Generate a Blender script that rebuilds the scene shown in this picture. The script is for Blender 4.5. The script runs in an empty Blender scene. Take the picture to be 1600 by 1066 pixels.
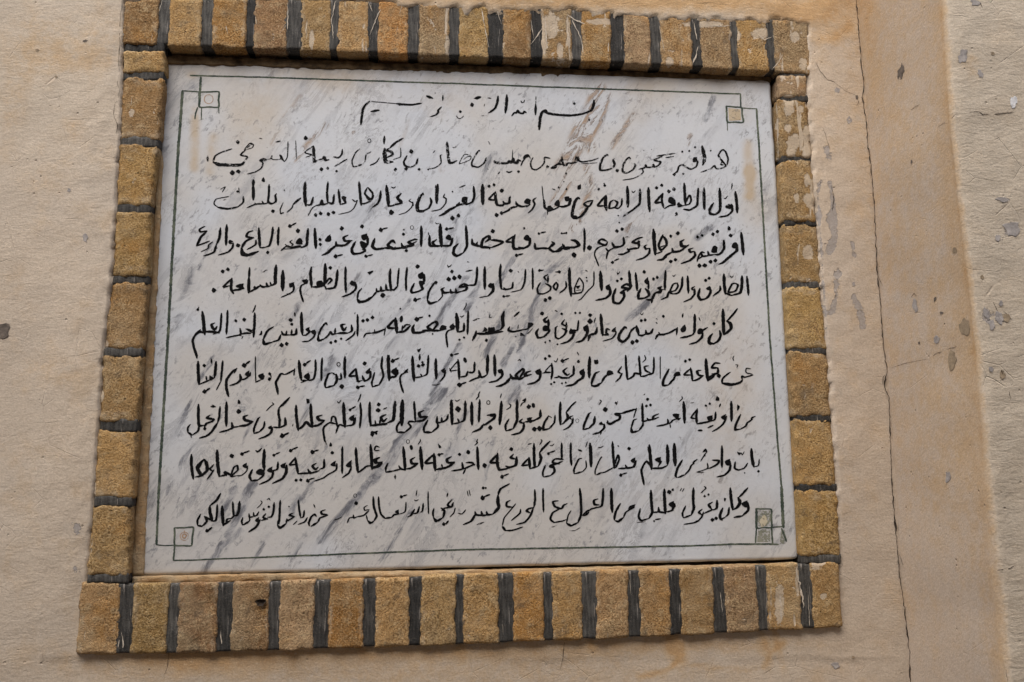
import bpy, bmesh, math, random
import numpy as np
from mathutils import Vector, Matrix, noise
C = bpy.context.scene.collection
S = bpy.context.scene
random.seed(7); rng = np.random.default_rng(11)

# ------------------------------------------------------------------ camera
W, H, F = 1600.0, 1066.0, 1500.0          # photograph size, focal length in its pixels
up = np.array([764-800, 8136+533, F]); up /= np.linalg.norm(up)       # vertical vanishing point (right, up, forward)
rt = np.array([15000-800, -(525-533), F]); rt /= np.linalg.norm(rt)   # horizontal vanishing point
rt -= up*rt.dot(up); rt /= np.linalg.norm(rt)
inw = np.cross(rt, up); inw = inw if inw[2] > 0 else -inw             # into the wall
R = np.stack([rt, inw, up])                # world <- camera (right, up, forward)
HIT = np.array([0.0, 0.0, 1.97]); DIST = 1.90
fwd = R @ np.array([0, 0, 1.0]); CAM = HIT - fwd*DIST
cam_d = bpy.data.cameras.new('camera'); cam = bpy.data.objects.new('camera', cam_d); C.objects.link(cam)
cr, cu = R @ np.array([1.0, 0, 0]), R @ np.array([0, 1.0, 0])
M = Matrix(((cr[0], cu[0], -fwd[0], CAM[0]), (cr[1], cu[1], -fwd[1], CAM[1]), (cr[2], cu[2], -fwd[2], CAM[2]), (0, 0, 0, 1)))
cam.matrix_world = M
cam_d.sensor_fit = 'HORIZONTAL'; cam_d.sensor_width = 36; cam_d.lens = 36*F/W
cam_d.clip_start = 0.02; cam_d.clip_end = 200
S.camera = cam

# ------------------------------------------------------------------ sky, sun, exposure
SUN_EL, SUN_AZ = math.radians(56), math.radians(211)     # soft light from above, in front of the wall
w = bpy.data.worlds.new('World'); S.world = w; w.use_nodes = True
nt = w.node_tree; bg = nt.nodes['Background']
sky = nt.nodes.new('ShaderNodeTexSky'); sky.sky_type = 'NISHITA'; sky.sun_disc = False
sky.sun_elevation = SUN_EL; sky.sun_rotation = SUN_AZ; sky.dust_density = 4; sky.air_density = 1; sky.ozone_density = 1
nt.links.new(sky.outputs[0], bg.inputs[0]); bg.inputs[1].default_value = 0.06
sd = bpy.data.lights.new('sun', 'SUN'); sun = bpy.data.objects.new('sun', sd); C.objects.link(sun)
sd.energy = 0.9; sd.angle = math.radians(60); sd.color = (1, 0.975, 0.93)
# sun direction: azimuth measured like the sky's sun_rotation (clockwise from +Y)
sdir = Vector((math.sin(SUN_AZ)*math.cos(SUN_EL), math.cos(SUN_AZ)*math.cos(SUN_EL), math.sin(SUN_EL)))
sun.rotation_euler = sdir.to_track_quat('Z', 'Y').to_euler()
vs = S.view_settings; vs.view_transform = 'Standard'; vs.look = 'None'; vs.gamma = 1; vs.use_curve_mapping = False
vs.exposure = 1.76
S.cycles.max_bounces = 6

# ------------------------------------------------------------------ helpers
def ray(px, py):
    d = R @ np.array([(px-W/2)/F, (H/2-py)/F, 1.0]); return d
def hit(px, py, p0, n):
    d = ray(px, py); return CAM + d*(np.dot(np.subtract(p0, CAM), n)/np.dot(d, n))
YN = np.array([0, 1.0, 0])
def on_y(px, py, y): return hit(px, py, (0, y, 0), YN)       # point seen at a pixel on the plane y
def interp(poly, v, k=1):                                     # poly = [(x, y)...]: the other coordinate at v
    ks = [p[k] for p in poly]; o = [p[1-k] for p in poly]
    return float(np.interp(v, ks, o))
def obj(name, me, mat=None, parent=None, smooth=True):
    o = bpy.data.objects.new(name, me); C.objects.link(o)
    if mat: me.materials.append(mat)
    if parent: o.parent = parent
    if smooth: me.polygons.foreach_set('use_smooth', [True]*len(me.polygons))
    return o
def tag(o, label, cat=None, group=None, kind=None):
    o['label'] = label
    if cat: o['category'] = cat
    if group: o['group'] = group
    if kind: o['kind'] = kind
    return o
def thing(name, label, cat, loc):
    o = bpy.data.objects.new(name, None); C.objects.link(o); o.location = loc; o.empty_display_size = .05
    return tag(o, label, cat)
def mesh(name, v, f):
    me = bpy.data.meshes.new(name); me.from_pydata([tuple(p) for p in v], [], f); me.update(); return me
def grid_mesh(name, P, attrs=None):
    """P[rows, cols, 3] -> quad sheet; attrs = {name: [rows, cols, 3]} stored as point colours"""
    r, c = P.shape[:2]
    idx = np.arange(r*c).reshape(r, c)
    f = np.stack([idx[:-1, :-1], idx[:-1, 1:], idx[1:, 1:], idx[1:, :-1]], -1).reshape(-1, 4)
    me = mesh(name, P.reshape(-1, 3), f.tolist())
    for k, a in (attrs or {}).items(): colour(me, k, a.reshape(-1, 3))
    return me
def colour(me, k, a):
    at = me.attributes.new(k, 'FLOAT_COLOR', 'POINT')
    at.data.foreach_set('color', np.concatenate([a, np.ones((len(a), 1))], 1).astype(np.float32).ravel())
def fbm(x, z, s, seed=0, oct=3):
    return noise.fractal(Vector((x*s+seed*17.3, seed*5.1, z*s-seed*3.7)), 1.0, 2.0, oct)

# ------------------------------------------------------------------ node helpers
class Mat:
    def __init__(self, name, rough=.8, spec=.3):
        self.m = bpy.data.materials.new(name); self.m.use_nodes = True
        self.t = self.m.node_tree; self.b = self.t.nodes['Principled BSDF']
        self.b.inputs['Roughness'].default_value = rough; self.b.inputs['Specular IOR Level'].default_value = spec
        self.co = self.t.nodes.new('ShaderNodeTexCoord').outputs['Object']
    def n(self, typ, **kw):
        nd = self.t.nodes.new('ShaderNode'+typ)
        for k, v in kw.items():
            if k.startswith('p_'): setattr(nd, k[2:], v)
            else: self.set(nd.inputs[k.replace('_', ' ')], v)
        return nd
    def set(self, s, v):
        if isinstance(v, bpy.types.NodeSocket): self.t.links.new(v, s)
        elif isinstance(v, (tuple, list)) and len(v) == 3 and s.type == 'RGBA': s.default_value = (*v, 1)
        else: s.default_value = v
    def noise(self, scale, detail=4, rough=.55, dist=0, co=None):
        return self.n('TexNoise', Vector=co or self.co, Scale=scale, Detail=detail, Roughness=rough, Distortion=dist).outputs['Fac']
    def rng(self, v, a, b, c=0., d=1., smooth=True):
        nd = self.n('MapRange', p_interpolation_type='SMOOTHSTEP' if smooth else 'LINEAR', p_clamp=True)
        self.set(nd.inputs[0], v)
        for i, q in enumerate((a, b, c, d)): self.set(nd.inputs[i+1], q)
        return nd.outputs[0]
    def math(self, op, a, b=0.):
        nd = self.n('Math', p_operation=op, p_use_clamp=False); self.set(nd.inputs[0], a); self.set(nd.inputs[1], b); return nd.outputs[0]
    def mix(self, f, a, b, mode='MIX'):
        nd = self.n('Mix', p_data_type='RGBA', p_blend_type=mode); self.set(nd.inputs['Factor'], f)
        self.set(nd.inputs[6], a); self.set(nd.inputs[7], b); return nd.outputs[2]
    def map(self, rot=(0, 0, 0), scale=(1, 1, 1), loc=(0, 0, 0), co=None):
        return self.n('Mapping', Vector=co or self.co, Rotation=rot, Scale=scale, Location=loc).outputs[0]
    def attr(self, name):
        a = self.n('Attribute', p_attribute_name=name)
        s = self.n('SeparateColor', Color=a.outputs['Color']); return s.outputs
    def bump(self, h, dist, strength=1., prev=None):
        nd = self.n('Bump', Height=h, Distance=dist, Strength=strength)
        if prev: self.t.links.new(prev, nd.inputs['Normal'])
        return nd.outputs[0]
    def out(self, col, normal=None, rough=None):
        self.set(self.b.inputs['Base Color'], col)
        if normal: self.t.links.new(normal, self.b.inputs['Normal'])
        if rough is not None: self.set(self.b.inputs['Roughness'], rough)
        return self.m

# ------------------------------------------------------------------ materials
def plaster_material():
    m = Mat('weathered_plaster', .9, .2)
    st = m.attr('stain')                                   # R ochre stain, G bare grey plaster, B trowelled roughness
    big = m.noise(3.2, 5, .6); mid = m.noise(14, 6, .65); fine = m.noise(260, 3, .6)
    col = m.mix(m.rng(big, .35, .68), (.565, .468, .372), (.52, .442, .368))
    col = m.mix(m.rng(mid, .48, .70, 0, .7), col, (.56, .415, .27))          # faint ochre clouds
    col = m.mix(m.rng(m.noise(22, 5, .6, 0, m.map(loc=(4, 2, 9))), .58, .75, 0, .35), col, (.37, .345, .315))
    # the trowelled limewash coat is paler and creamier
    col = m.mix(m.math('MULTIPLY', st[2], .75), col, m.mix(mid, (.60, .53, .42), (.53, .465, .375)))
    # ochre stain
    brk = m.math('ADD', st[0], m.math('MULTIPLY', m.math('SUBTRACT', m.noise(34, 7, .72), .5), m.rng(st[0], .02, .3, 0, 1.25)))
    col = m.mix(m.rng(brk, .05, .55, 0, .62), col, (.52, .36, .20))
    col = m.mix(m.rng(brk, .45, .95, 0, .55), col, (.47, .27, .10))
    # bare grey patches
    g = m.math('ADD', st[1], m.math('MULTIPLY', m.math('SUBTRACT', m.noise(48, 6, .68, .4), .5), 1.9))
    gm = m.math('MULTIPLY', m.rng(g, .50, .56), m.rng(st[1], .05, .2))
    col = m.mix(gm, col, m.mix(mid, (.34, .315, .305), (.42, .375, .335)))
    # small dark pits and grains
    v = m.n('TexVoronoi', Vector=m.co, Scale=42.0).outputs['Distance']
    pit = m.math('MULTIPLY', m.rng(v, .05, .12, 1, 0), m.rng(m.noise(9, 3), .5, .62))
    col = m.mix(m.math('MULTIPLY', pit, .45), col, (.20, .16, .12))
    col = m.mix(m.rng(fine, .35, .65, 0, 1), m.mix(1., col, (.87, .86, .85), 'MULTIPLY'), col)
    g3 = m.noise(95, 7, .75, .4, m.map(scale=(.55, 1, 1.1), loc=(2, 2, 2)))
    col = m.mix(m.rng(g3, .54, .70, 0, .28), col, (.37, .295, .215)); col = m.mix(m.rng(g3, .44, .3, 0, .5), col, (.60, .53, .43))
    # relief: grain, trowel strokes running across, soft lumps
    tro = m.noise(44, 8, .7, 1.0, m.map(scale=(.5, 1, 1.25), rot=(0, math.radians(-12), 0)))
    tro2 = m.noise(85, 5, .65, .8, m.map(scale=(.42, 1, 1.2), rot=(0, math.radians(7), 0)))
    gate = m.rng(m.noise(7, 4, .6), .35, .65, .45, 1.)
    h = m.math('MULTIPLY', m.math('MULTIPLY', tro, gate), m.math('ADD', .16, m.math('MULTIPLY', st[2], .34)))
    h = m.math('ADD', h, m.math('MULTIPLY', tro2, m.math('ADD', .06, m.math('MULTIPLY', st[2], .24))))
    h = m.math('ADD', h, m.math('MULTIPLY', m.noise(150, 4, .65), .16)); h = m.math('ADD', h, m.math('MULTIPLY', fine, .10))
    # hairline crazing of the coat
    vz = m.n('TexVoronoi', p_feature='DISTANCE_TO_EDGE', Vector=m.map(scale=(.8, 1, 1.2)), Scale=13.0).outputs['Distance']
    cz = m.math('MULTIPLY', m.rng(vz, .0, .012, 1, 0), m.math('MULTIPLY', m.rng(m.noise(10, 4, .6, 0, m.map(loc=(6, 6, 1))), .52, .62), m.math('ADD', .25, m.math('MULTIPLY', st[2], .6))))
    h = m.math('SUBTRACT', h, m.math('MULTIPLY', cz, .25))
    h = m.math('SUBTRACT', h, m.math('MULTIPLY', gm, .35)); h = m.math('SUBTRACT', h, m.math('MULTIPLY', pit, .4))
    return m.out(col, m.bump(h, .006, .8))

def brick_material(name, axis):
    """axis: the side on which the black pointing laps over the brick's arrises (0 left/right, 2 top/bottom)"""
    m = Mat(name, .92, .2)
    oi = m.n('ObjectInfo'); base = oi.outputs['Color']; rnd = oi.outputs['Random']; lime = oi.outputs['Alpha']
    off = m.n('VectorMath', p_operation='ADD'); m.set(off.inputs[0], m.co)
    cb = m.n('CombineXYZ', X=m.math('MULTIPLY', rnd, 37.), Y=m.math('MULTIPLY', rnd, 91.), Z=m.math('MULTIPLY', rnd, 13.)).outputs[0]
    m.set(off.inputs[1], cb); co = off.outputs[0]
    grain = m.noise(290, 3, .65, 0, co); gr2 = m.noise(520, 2, .6, 0, co); mid = m.noise(48, 5, .65, 0, co); low = m.noise(14, 4, .6, .5, co)
    col = m.mix(m.rng(low, .50, .72, 0, .6), base, (.40, .20, .05))          # rusty clouds
    col = m.mix(m.rng(m.noise(11, 4, .6, .3, m.map(loc=(5, 5, 5), co=co)), .5, .7, 0, .6), col, (.27, .20, .115))   # duller, dirtier
    col = m.mix(m.rng(mid, .5, .72, 0, .6), col, (.45, .345, .20))            # paler sand
    gcl = m.rng(m.noise(16, 3, .6, 0, m.map(loc=(8, 1, 8), co=co)), .38, .62, .45, 1.)            # coarse and fine patches
    dk = m.math('MULTIPLY', m.rng(grain, .50, .36, 0, 1, False), gcl); lt = m.math('MULTIPLY', m.rng(grain, .52, .66, 0, 1, False), gcl)
    col = m.mix(m.math('MULTIPLY', dk, .85), col, (.10, .056, .022)); col = m.mix(m.math('MULTIPLY', lt, .6), col, (.58, .43, .24))
    col = m.mix(m.rng(gr2, .44, .34, 0, .6), col, (.10, .062, .03)); col = m.mix(m.rng(gr2, .58, .68, 0, .35), col, (.56, .42, .24))
    v = m.n('TexVoronoi', Vector=co, Scale=60.0, Randomness=1.0).outputs['Distance']
    pit = m.math('MULTIPLY', m.rng(v, .08, .16, 1, 0), m.rng(m.noise(40, 3, .6, 0, co), .55, .65))
    col = m.mix(m.math('MULTIPLY', pit, .8), col, (.06, .04, .02))
    # pointing smeared over the edges, soot
    gen = m.n('SeparateXYZ', Vector=m.n('TexCoord').outputs['Generated']).outputs[axis]
    e = m.math('SUBTRACT', .5, m.math('ABSOLUTE', m.math('SUBTRACT', gen, .5)))
    e = m.math('ADD', e, m.math('MULTIPLY', m.math('SUBTRACT', m.noise(60, 8, .78, .3, co), .5), .46 if axis == 0 else .22))
    col = m.mix(m.rng(e, .0, .06 if axis == 0 else .04, .75, 0), col, m.mix(grain, (.045, .042, .04), (.12, .11, .10)))
    pale = m.math('MULTIPLY', m.math('MULTIPLY', m.rng(e, .04, .09), m.rng(e, .20, .10)), m.rng(m.noise(30, 5, .7, 0, m.map(loc=(9, 9, 1), co=co)), .48, .66, 0, .55))
    col = m.mix(pale, col, (.50, .41, .29))
    dust = m.rng(m.noise(9, 5, .65, .3, m.map(loc=(1, 7, 3), co=co)), .48, .68, 0, .30)
    col = m.mix(dust, col, (.45, .355, .225))
    soot = m.rng(m.noise(26, 6, .7, .4, m.map(loc=(3, 3, 3), co=co)), .54, .72, 0, .62)
    col = m.mix(soot, col, (.11, .085, .06))
    # lime splashes and drips
    dr = m.noise(60, 4, .6, .4, m.map(scale=(1, 1, .16), rot=(0, math.radians(8), 0), co=co))
    sp = m.noise(38, 4, .6, .2, m.map(loc=(7, 1, 2), co=co))
    th = m.rng(lime, 0, 1, .13, 0, False)
    lm = m.math('MAXIMUM', m.rng(m.math('SUBTRACT', dr, th), .56, .62), m.rng(m.math('SUBTRACT', sp, th), .59, .63))
    at = m.attr('lime')[0]; sd_ = m.math('ADD', at, m.math('MULTIPLY', m.math('SUBTRACT', m.noise(110, 6, .75, 0, co), .5), 1.7))
    lm = m.math('MAXIMUM', m.math('MULTIPLY', lm, .72), m.math('MULTIPLY', m.math('MULTIPLY', m.rng(sd_, .42, .54), m.rng(at, .05, .2)), .62))
    col = m.mix(lm, col, m.mix(mid, (.62, .55, .46), (.50, .42, .32)))
    h = m.math('ADD', m.math('MULTIPLY', grain, .75), m.math('MULTIPLY', mid, .6))
    h = m.math('SUBTRACT', h, m.math('MULTIPLY', pit, .8)); h = m.math('MULTIPLY', h, m.math('SUBTRACT', 1., m.math('MULTIPLY', lm, .7)))
    return m.out(col, m.bump(h, .004, .8))

def joint_material():
    m = Mat('black_pointing', .8, .3)
    rnd = m.n('ObjectInfo').outputs['Random']
    n1 = m.noise(60, 5, .65); n2 = m.noise(260, 4, .7)
    br_ = m.noise(170, 5, .7, .2, m.map(scale=(1, 1, .10)))
    col = m.mix(rnd, (.026, .025, .024), (.082, .078, .072))
    col = m.mix(m.rng(br_, .38, .66), m.mix(1., col, (.55, .55, .55), 'MULTIPLY'), m.mix(1., col, (1.4, 1.4, 1.37), 'MULTIPLY'))
    col = m.mix(m.rng(n2, .54, .68, 0, .35), col, (.19, .165, .13)); col = m.mix(m.rng(n1, .55, .7, 0, .5), col, (.030, .029, .028))
    sc = m.noise(120, 3, .6, .3, m.map(scale=(1, 1, .06), rot=(0, math.radians(12), 0)))
    col = m.mix(m.rng(sc, .63, .68, 0, .5), col, (.42, .38, .34))
    return m.out(col, m.bump(m.math('ADD', m.math('ADD', n2, n1), br_), .0016, .7))

def bed_material():
    m = Mat('sandy_bedding_mortar', .92, .2)
    n1 = m.noise(25, 5, .65); n2 = m.noise(260, 4, .7)
    col = m.mix(m.rng(n1, .3, .7), (.42, .32, .20), (.40, .25, .12))
    col = m.mix(m.rng(n2, .55, .7, 0, .5), col, (.5, .42, .3)); col = m.mix(m.rng(n2, .45, .3, 0, .6), col, (.16, .11, .07))
    return m.out(col, m.bump(m.math('ADD', n2, n1), .004, .8))

def marble_material():
    m = Mat('veined_white_marble', .38, .4)
    st = m.attr('stain')                                   # R tan wash, G brown veins, B stronger grey veining
    A = math.radians(-33)
    rot = m.map(rot=(0, A, 0))
    def streak(sx, sz, loc): return m.map(scale=(sx, 1, sz), loc=loc, co=rot)
    wob = m.noise(9, 3, .5)
    big = m.noise(7, 5, .6, .9, streak(1, .36, (0, 0, 0)))
    v1 = m.noise(26, 10, .74, 1.3, streak(1, .30, (5, 1, 2)))
    v2 = m.noise(40, 9, .72, 1.5, streak(1, .34, (9, 4, 1)))
    sp = m.noise(120, 6, .7, .5, streak(1, .5, (1, 2, 3))); cl = m.noise(5, 3, .5, 0, m.map(loc=(2, 8, 5)))
    col = m.mix(m.rng(cl, .35, .65), (.575, .595, .62), (.55, .585, .635))
    col = m.mix(m.rng(m.noise(3.2, 3, .5, 0, m.map(loc=(8, 2, 1))), .46, .64, 0, .5), col, (.51, .46, .385))
    zone = m.math('ADD', m.rng(big, .46, .62, 0, .8), m.math('MULTIPLY', st[2], .45))
    f1 = m.math('MULTIPLY', m.rng(v1, .48, .70), m.math('ADD', .16, m.math('MULTIPLY', zone, .70)))
    col = m.mix(f1, col, (.19, .20, .235))
    vb = m.math('ADD', st[2], m.math('MULTIPLY', m.math('SUBTRACT', v1, .5), 2.2)); vb = m.math('MULTIPLY', m.math('MULTIPLY', m.rng(vb, .34, .72), m.rng(v2, .38, .60, .22, 1)), m.rng(st[2], .03, .3))
    col = m.mix(m.math('MULTIPLY', vb, .92), col, m.mix(m.rng(v2, .4, .6), (.22, .235, .275), (.095, .10, .12)))
    # thin lines: where the noise crosses its middle value
    l1 = m.rng(m.math('ABSOLUTE', m.math('SUBTRACT', v1, .53)), .0, .014, 1, 0)
    l1 = m.math('MULTIPLY', l1, m.math('MULTIPLY', m.rng(m.math('ADD', big, m.math('MULTIPLY', st[2], .12)), .5, .64), .6))
    col = m.mix(l1, col, (.13, .13, .15))
    l2 = m.rng(m.math('ABSOLUTE', m.math('SUBTRACT', v2, .5)), .0, .018, 1, 0)
    l2 = m.math('MULTIPLY', l2, m.math('MULTIPLY', m.rng(m.noise(11, 4), .50, .66), .7))
    col = m.mix(l2, col, (.16, .155, .165))
    s2 = m.math('MULTIPLY', m.rng(sp, .54, .63), m.rng(m.noise(14, 4, .6, 0, m.map(loc=(1, 9, 4))), .44, .60, .05, .75))
    col = m.mix(s2, col, (.21, .215, .235))
    # tan washes, brown iron veins
    tn = m.math('MULTIPLY', st[0], m.rng(m.noise(30, 5, .6), .2, .6, .45, 1))
    col = m.mix(m.rng(tn, .05, .9, 0, .85), col, (.47, .37, .25))
    b1 = m.noise(42, 7, .68, 1.3, streak(1, .26, (3, 3, 3)))
    bm = m.math('MULTIPLY', m.rng(st[1], .12, .6), m.rng(b1, .45, .62))
    col = m.mix(m.math('MULTIPLY', bm, .8), col, (.30, .185, .095))
    bl = m.math('MULTIPLY', m.rng(m.math('ABSOLUTE', m.math('SUBTRACT', b1, .52)), .0, .03, 1, 0), m.rng(st[1], .15, .6))
    col = m.mix(m.math('MULTIPLY', bl, .85), col, (.10, .065, .045))
    h = m.math('ADD', m.noise(180, 4, .6), m.math('MULTIPLY', wob, 2.))
    rough = m.rng(m.noise(20, 4), .3, .7, .34, .55)
    return m.out(col, m.bump(h, .0008, .5), rough)

def paint_material(name, c, wear, thr, c2=None):
    """old brush paint; where it has flaked away the stone shows through"""
    m = Mat(name, .75, .06)
    n = m.noise(210, 5, .7); n2 = m.noise(45, 4, .6)
    col = m.mix(m.rng(n2, .4, .7), c, c2 or tuple(x*1.6+.003 for x in c))
    m.out(col)
    a = m.math('ADD', m.math('MULTIPLY', n, .6), m.math('MULTIPLY', n2, .4))
    m.set(m.b.inputs['Alpha'], m.rng(a, thr, thr+.06, 1-wear, 1))
    return m.m

def plain(name, c, rough=.9, var=.25, scale=60):
    m = Mat(name, rough, .25); n = m.noise(scale, 5, .65)
    col = m.mix(m.rng(n, .3, .7), tuple(x*(1-var) for x in c), tuple(min(1, x*(1+var)) for x in c))
    return m.out(col, m.bump(n, .002, .6))

PLASTER = plaster_material(); BRICK_SIDE = brick_material('sandy_yellow_brick', 0); BRICK_BED = brick_material('sandy_yellow_brick', 2); JOINT = joint_material(); BED = bed_material(); MARBLE = marble_material()
INK = paint_material('black_lettering_paint', (.004, .004, .0045), .6, .30)
INK_WORN = paint_material('worn_lettering_paint', (.006, .006, .0065), .9, .41)
INK_MID = paint_material('faded_lettering_paint', (.005, .005, .0055), .8, .37)
GREEN = paint_material('dark_green_border_paint', (.045, .062, .052), .7, .34, (.15, .17, .125))
CRACK = plain('crack_shadow_gap', (.035, .025, .018)); CHIP = plain('bare_grey_render', (.33, .305, .29), .9, .2, 90)
CHIP_DARK = plain('deep_chip_render', (.15, .125, .105), .9, .3, 90); CHIP_TAN = plain('bare_brown_render', (.30, .235, .16), .9, .2, 90)
LIME = plain('white_lime_spot', (.62, .62, .63), .85, .1, 90)
LIMEWASH = plain('pale_lime_splash', (.52, .455, .37), .9, .22, 120)
GROUND = plain('pale_stone_paving', (.26, .235, .21), .9, .15, 3)
GRIME = plain('grimy_brown_mortar', (.12, .08, .042), .9, .6, 40)
# ------------------------------------------------------------------ ground
g = mesh('ground', [(-30, -30, 0), (30, -30, 0), (30, 6, 0), (-30, 6, 0)], [(0, 1, 2, 3)])
tag(obj('ground', g, GROUND), 'pale paving in front of the wall', kind='structure')

# added blocker, unseen behind the camera: takes sky light from the lower wall
FW_Y, FW_H = -2.9, 4.6
fw = mesh('sky_blocker', [(-30, FW_Y, 0), (30, FW_Y, 0), (30, FW_Y, FW_H), (-30, FW_Y, FW_H), (-30, FW_Y-4, 0), (30, FW_Y-4, 0), (30, FW_Y-4, FW_H), (-30, FW_Y-4, FW_H)], [(1, 0, 3, 2), (4, 5, 6, 7), (3, 7, 6, 2), (0, 4, 7, 3), (5, 1, 2, 6)])
tag(obj('sky_blocker', fw, plain('blocker_plaster', (.36, .30, .24), .9, .12, 2), smooth=False), 'plain block added out of view to dim the lower wall', kind='structure')

# ------------------------------------------------------------------ wall
CRK = [(1328, -120), (1338, 0), (1341, 40), (1345, 90), (1350, 135), (1347, 152), (1353, 185), (1356, 225), (1359, 243), (1361, 258), (1364, 300), (1367, 335), (1368, 365), (1371, 430), (1374, 452), (1377, 495), (1380, 540), (1385, 570), (1386, 580), (1382, 596), (1384, 610), (1389, 620), (1391, 680), (1393, 740), (1397, 800), (1403, 862), (1406, 905), (1414, 950), (1417, 985), (1421, 1020), (1422, 1066), (1428, 1180)]
EDGE = [(1464, -120), (1476, 0), (1481, 80), (1488, 190), (1500, 300), (1516, 430), (1529, 545), (1535, 620), (1548, 780), (1557, 866), (1569, 960), (1575, 1066), (1585, 1180)]
def px_of(p):
    d = R.T @ (np.asarray(p) - CAM); return W/2 + F*d[0]/d[2], H/2 - F*d[1]/d[2]
def px_grid(P):
    D = (P - CAM) @ R; return W/2 + F*D[..., 0]/D[..., 2], H/2 - F*D[..., 1]/D[..., 2]
def blob(X, Y, cx, cy, sx, sy): return np.exp(-((X-cx)/sx)**2 - ((Y-cy)/sy)**2)
def seg(X, Y, pts, wd):
    best = np.full(X.shape, 1e9)
    for (ax, ay), (bx, by) in zip(pts[:-1], pts[1:]):
        dx, dy = bx-ax, by-ay; t = np.clip(((X-ax)*dx+(Y-ay)*dy)/(dx*dx+dy*dy+1e-9), 0, 1)
        best = np.minimum(best, np.hypot(X-ax-t*dx, Y-ay-t*dy))
    return np.exp(-(best/wd)**2)
NZ = np.vectorize(lambda x, z, s, k: fbm(x, z, s, k, 3))
PRO = .011                                                 # how far the bricks stand out of the wall
TT = [(193, 3), (250, -3), (520, -2), (610, 3), (700, 9), (760, 11), (900, 14), (1000, 23), (1100, 27), (1262, 31)]
LE = [(193, 0), (192, 60), (190, 150), (185, 230), (180, 330), (174, 431), (160, 550), (153, 665), (145, 785), (133, 905), (120, 1024)]
RE = [(1262, 30), (1262, 110), (1263, 155), (1269, 248), (1277, 348), (1283, 445), (1293, 548), (1300, 654), (1309, 763), (1315, 880), (1319, 981)]
BB = [(119, 1024), (290, 1022), (410, 1018), (720, 1008), (1030, 995), (1319, 981)]
def sstep(a, b_, v): v = min(1, max(0, (v-a)/(b_-a))); return v*v*(3-2*v)
def dressing(px, py):
    """the render coat is brought up to the brick faces and laps a little over their outer edges"""
    dl = float(np.interp(py, [p[1] for p in LE], [p[0] for p in LE])) - px; dr = px - float(np.interp(py, [p[1] for p in RE], [p[0] for p in RE]))
    dt = float(np.interp(px, [p[0] for p in TT], [p[1] for p in TT])) - py; db = py - float(np.interp(px, [p[0] for p in BB], [p[1] for p in BB]))
    n = noise.noise(Vector((px*.05, py*.05, 3))) + .7*noise.noise(Vector((px*.14, py*.14, 8)))
    wt = max(0, 1 if px > 640 else 0)
    best = -1e9
    for d, ins in ((dl, 2.5), (dr, 3.), (dt, 2 + (5.5 if px > 620 else 0))):
        best = max(best, d - 0 if d > 0 else d/max(1., ins*(1+1.1*n)))
    if best < -2.2: return 0.
    w_ = math.exp(-(best/85)**2) if best > 0 else 1-sstep(.8, 2.0, -best)
    return (PRO+.0016+.0010*n)*w_*(1-sstep(-330, 60, db))
def wall_lump(x, z):
    px, py = px_of((x, 0, z)); return .0035*fbm(x, z, 3.1, 1, 2)*(1 if not (60 < px < 1400 and py < 1030) else .35) + .0014*fbm(x, z, 14, 2, 2) + (dressing(px, py) if 0 < px < 1450 and -200 < py < 1100 else 0.)

def axis(a, b, step, far):
    fine = np.arange(a, b+1e-6, step); return np.concatenate([far[0], fine, far[1]])
xc = {z: 0 for z in ()}
zs = axis(1.0, 2.85, .006, (np.linspace(0, .95, 12), np.linspace(2.95, 4.2, 10)))
def crack_x(z):                                            # wall corner behind the crack, at height z
    return float(np.interp(z, CRZ, CRX))
pts = [on_y(x, y, 0) for x, y in CRK]
CRZ = np.array([p[2] for p in pts])[::-1]; CRX = np.array([p[0] for p in pts])[::-1]
smx = np.polyfit(CRZ, CRX, 1)                              # the corner itself is straight; the crack wanders along it
def corner_x(z): return smx[0]*z + smx[1]
xs = np.concatenate([np.linspace(-4.5, -1.3, 14), np.arange(-1.25, -.86, .010), np.arange(-.86, -.70, .0035), np.arange(-.70, .48, .008), np.arange(.48, .56, .0035)])
nl = len(xs); right_n = 40
P = np.zeros((len(zs), nl+right_n, 3))
for i, z in enumerate(zs):
    xe = corner_x(z) + .02
    row = np.concatenate([xs, np.linspace(.562, xe, right_n)])
    P[i, :, 0] = row; P[i, :, 2] = z
P[..., 1] = -np.vectorize(wall_lump)(P[..., 0], P[..., 2])
X, Y = px_grid(P)
st = np.zeros(P.shape)
o = .85*blob(X, Y, 1000, 2, 330, 17) + .75*blob(X, Y, 1230, 24, 60, 14) + .35*blob(X, Y, 1080, -25, 320, 40) + .5*blob(X, Y, 640, -6, 200, 8)
o += .62*blob(X, Y, 300, 1032, 150, 20) + .55*blob(X, Y, 620, 1020, 330, 13) + .5*blob(X, Y, 1020, 1006, 270, 13) + .34*blob(X, Y, 620, 1052, 560, 34)
for cx, ln, a in ((265, 40, .55), (275, 60, .5), (300, 50, .5), (345, 40, .3), (450, 45, .35), (565, 30, .4), (925, 22, .4), (1048, 42, .6), (1060, 60, .55), (1195, 45, .5), (1215, 60, .35), (720, 30, .35)):
    o += a*np.exp(-((X-cx-.25*(Y-1010))/7)**2)*np.clip((1010+ln-Y)/ln, 0, 1)*(Y > 985)
o += .55*seg(X, Y, [(1062, 1010), (1062, 1030), (1045, 1046), (1025, 1052), (1000, 1058)], 4) + .42*seg(X, Y, [(1225, 1003), (1205, 1020), (1195, 1040)], 5) + .3*seg(X, Y, [(1065, 1036), (1120, 1044), (1180, 1046)], 3)
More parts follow.
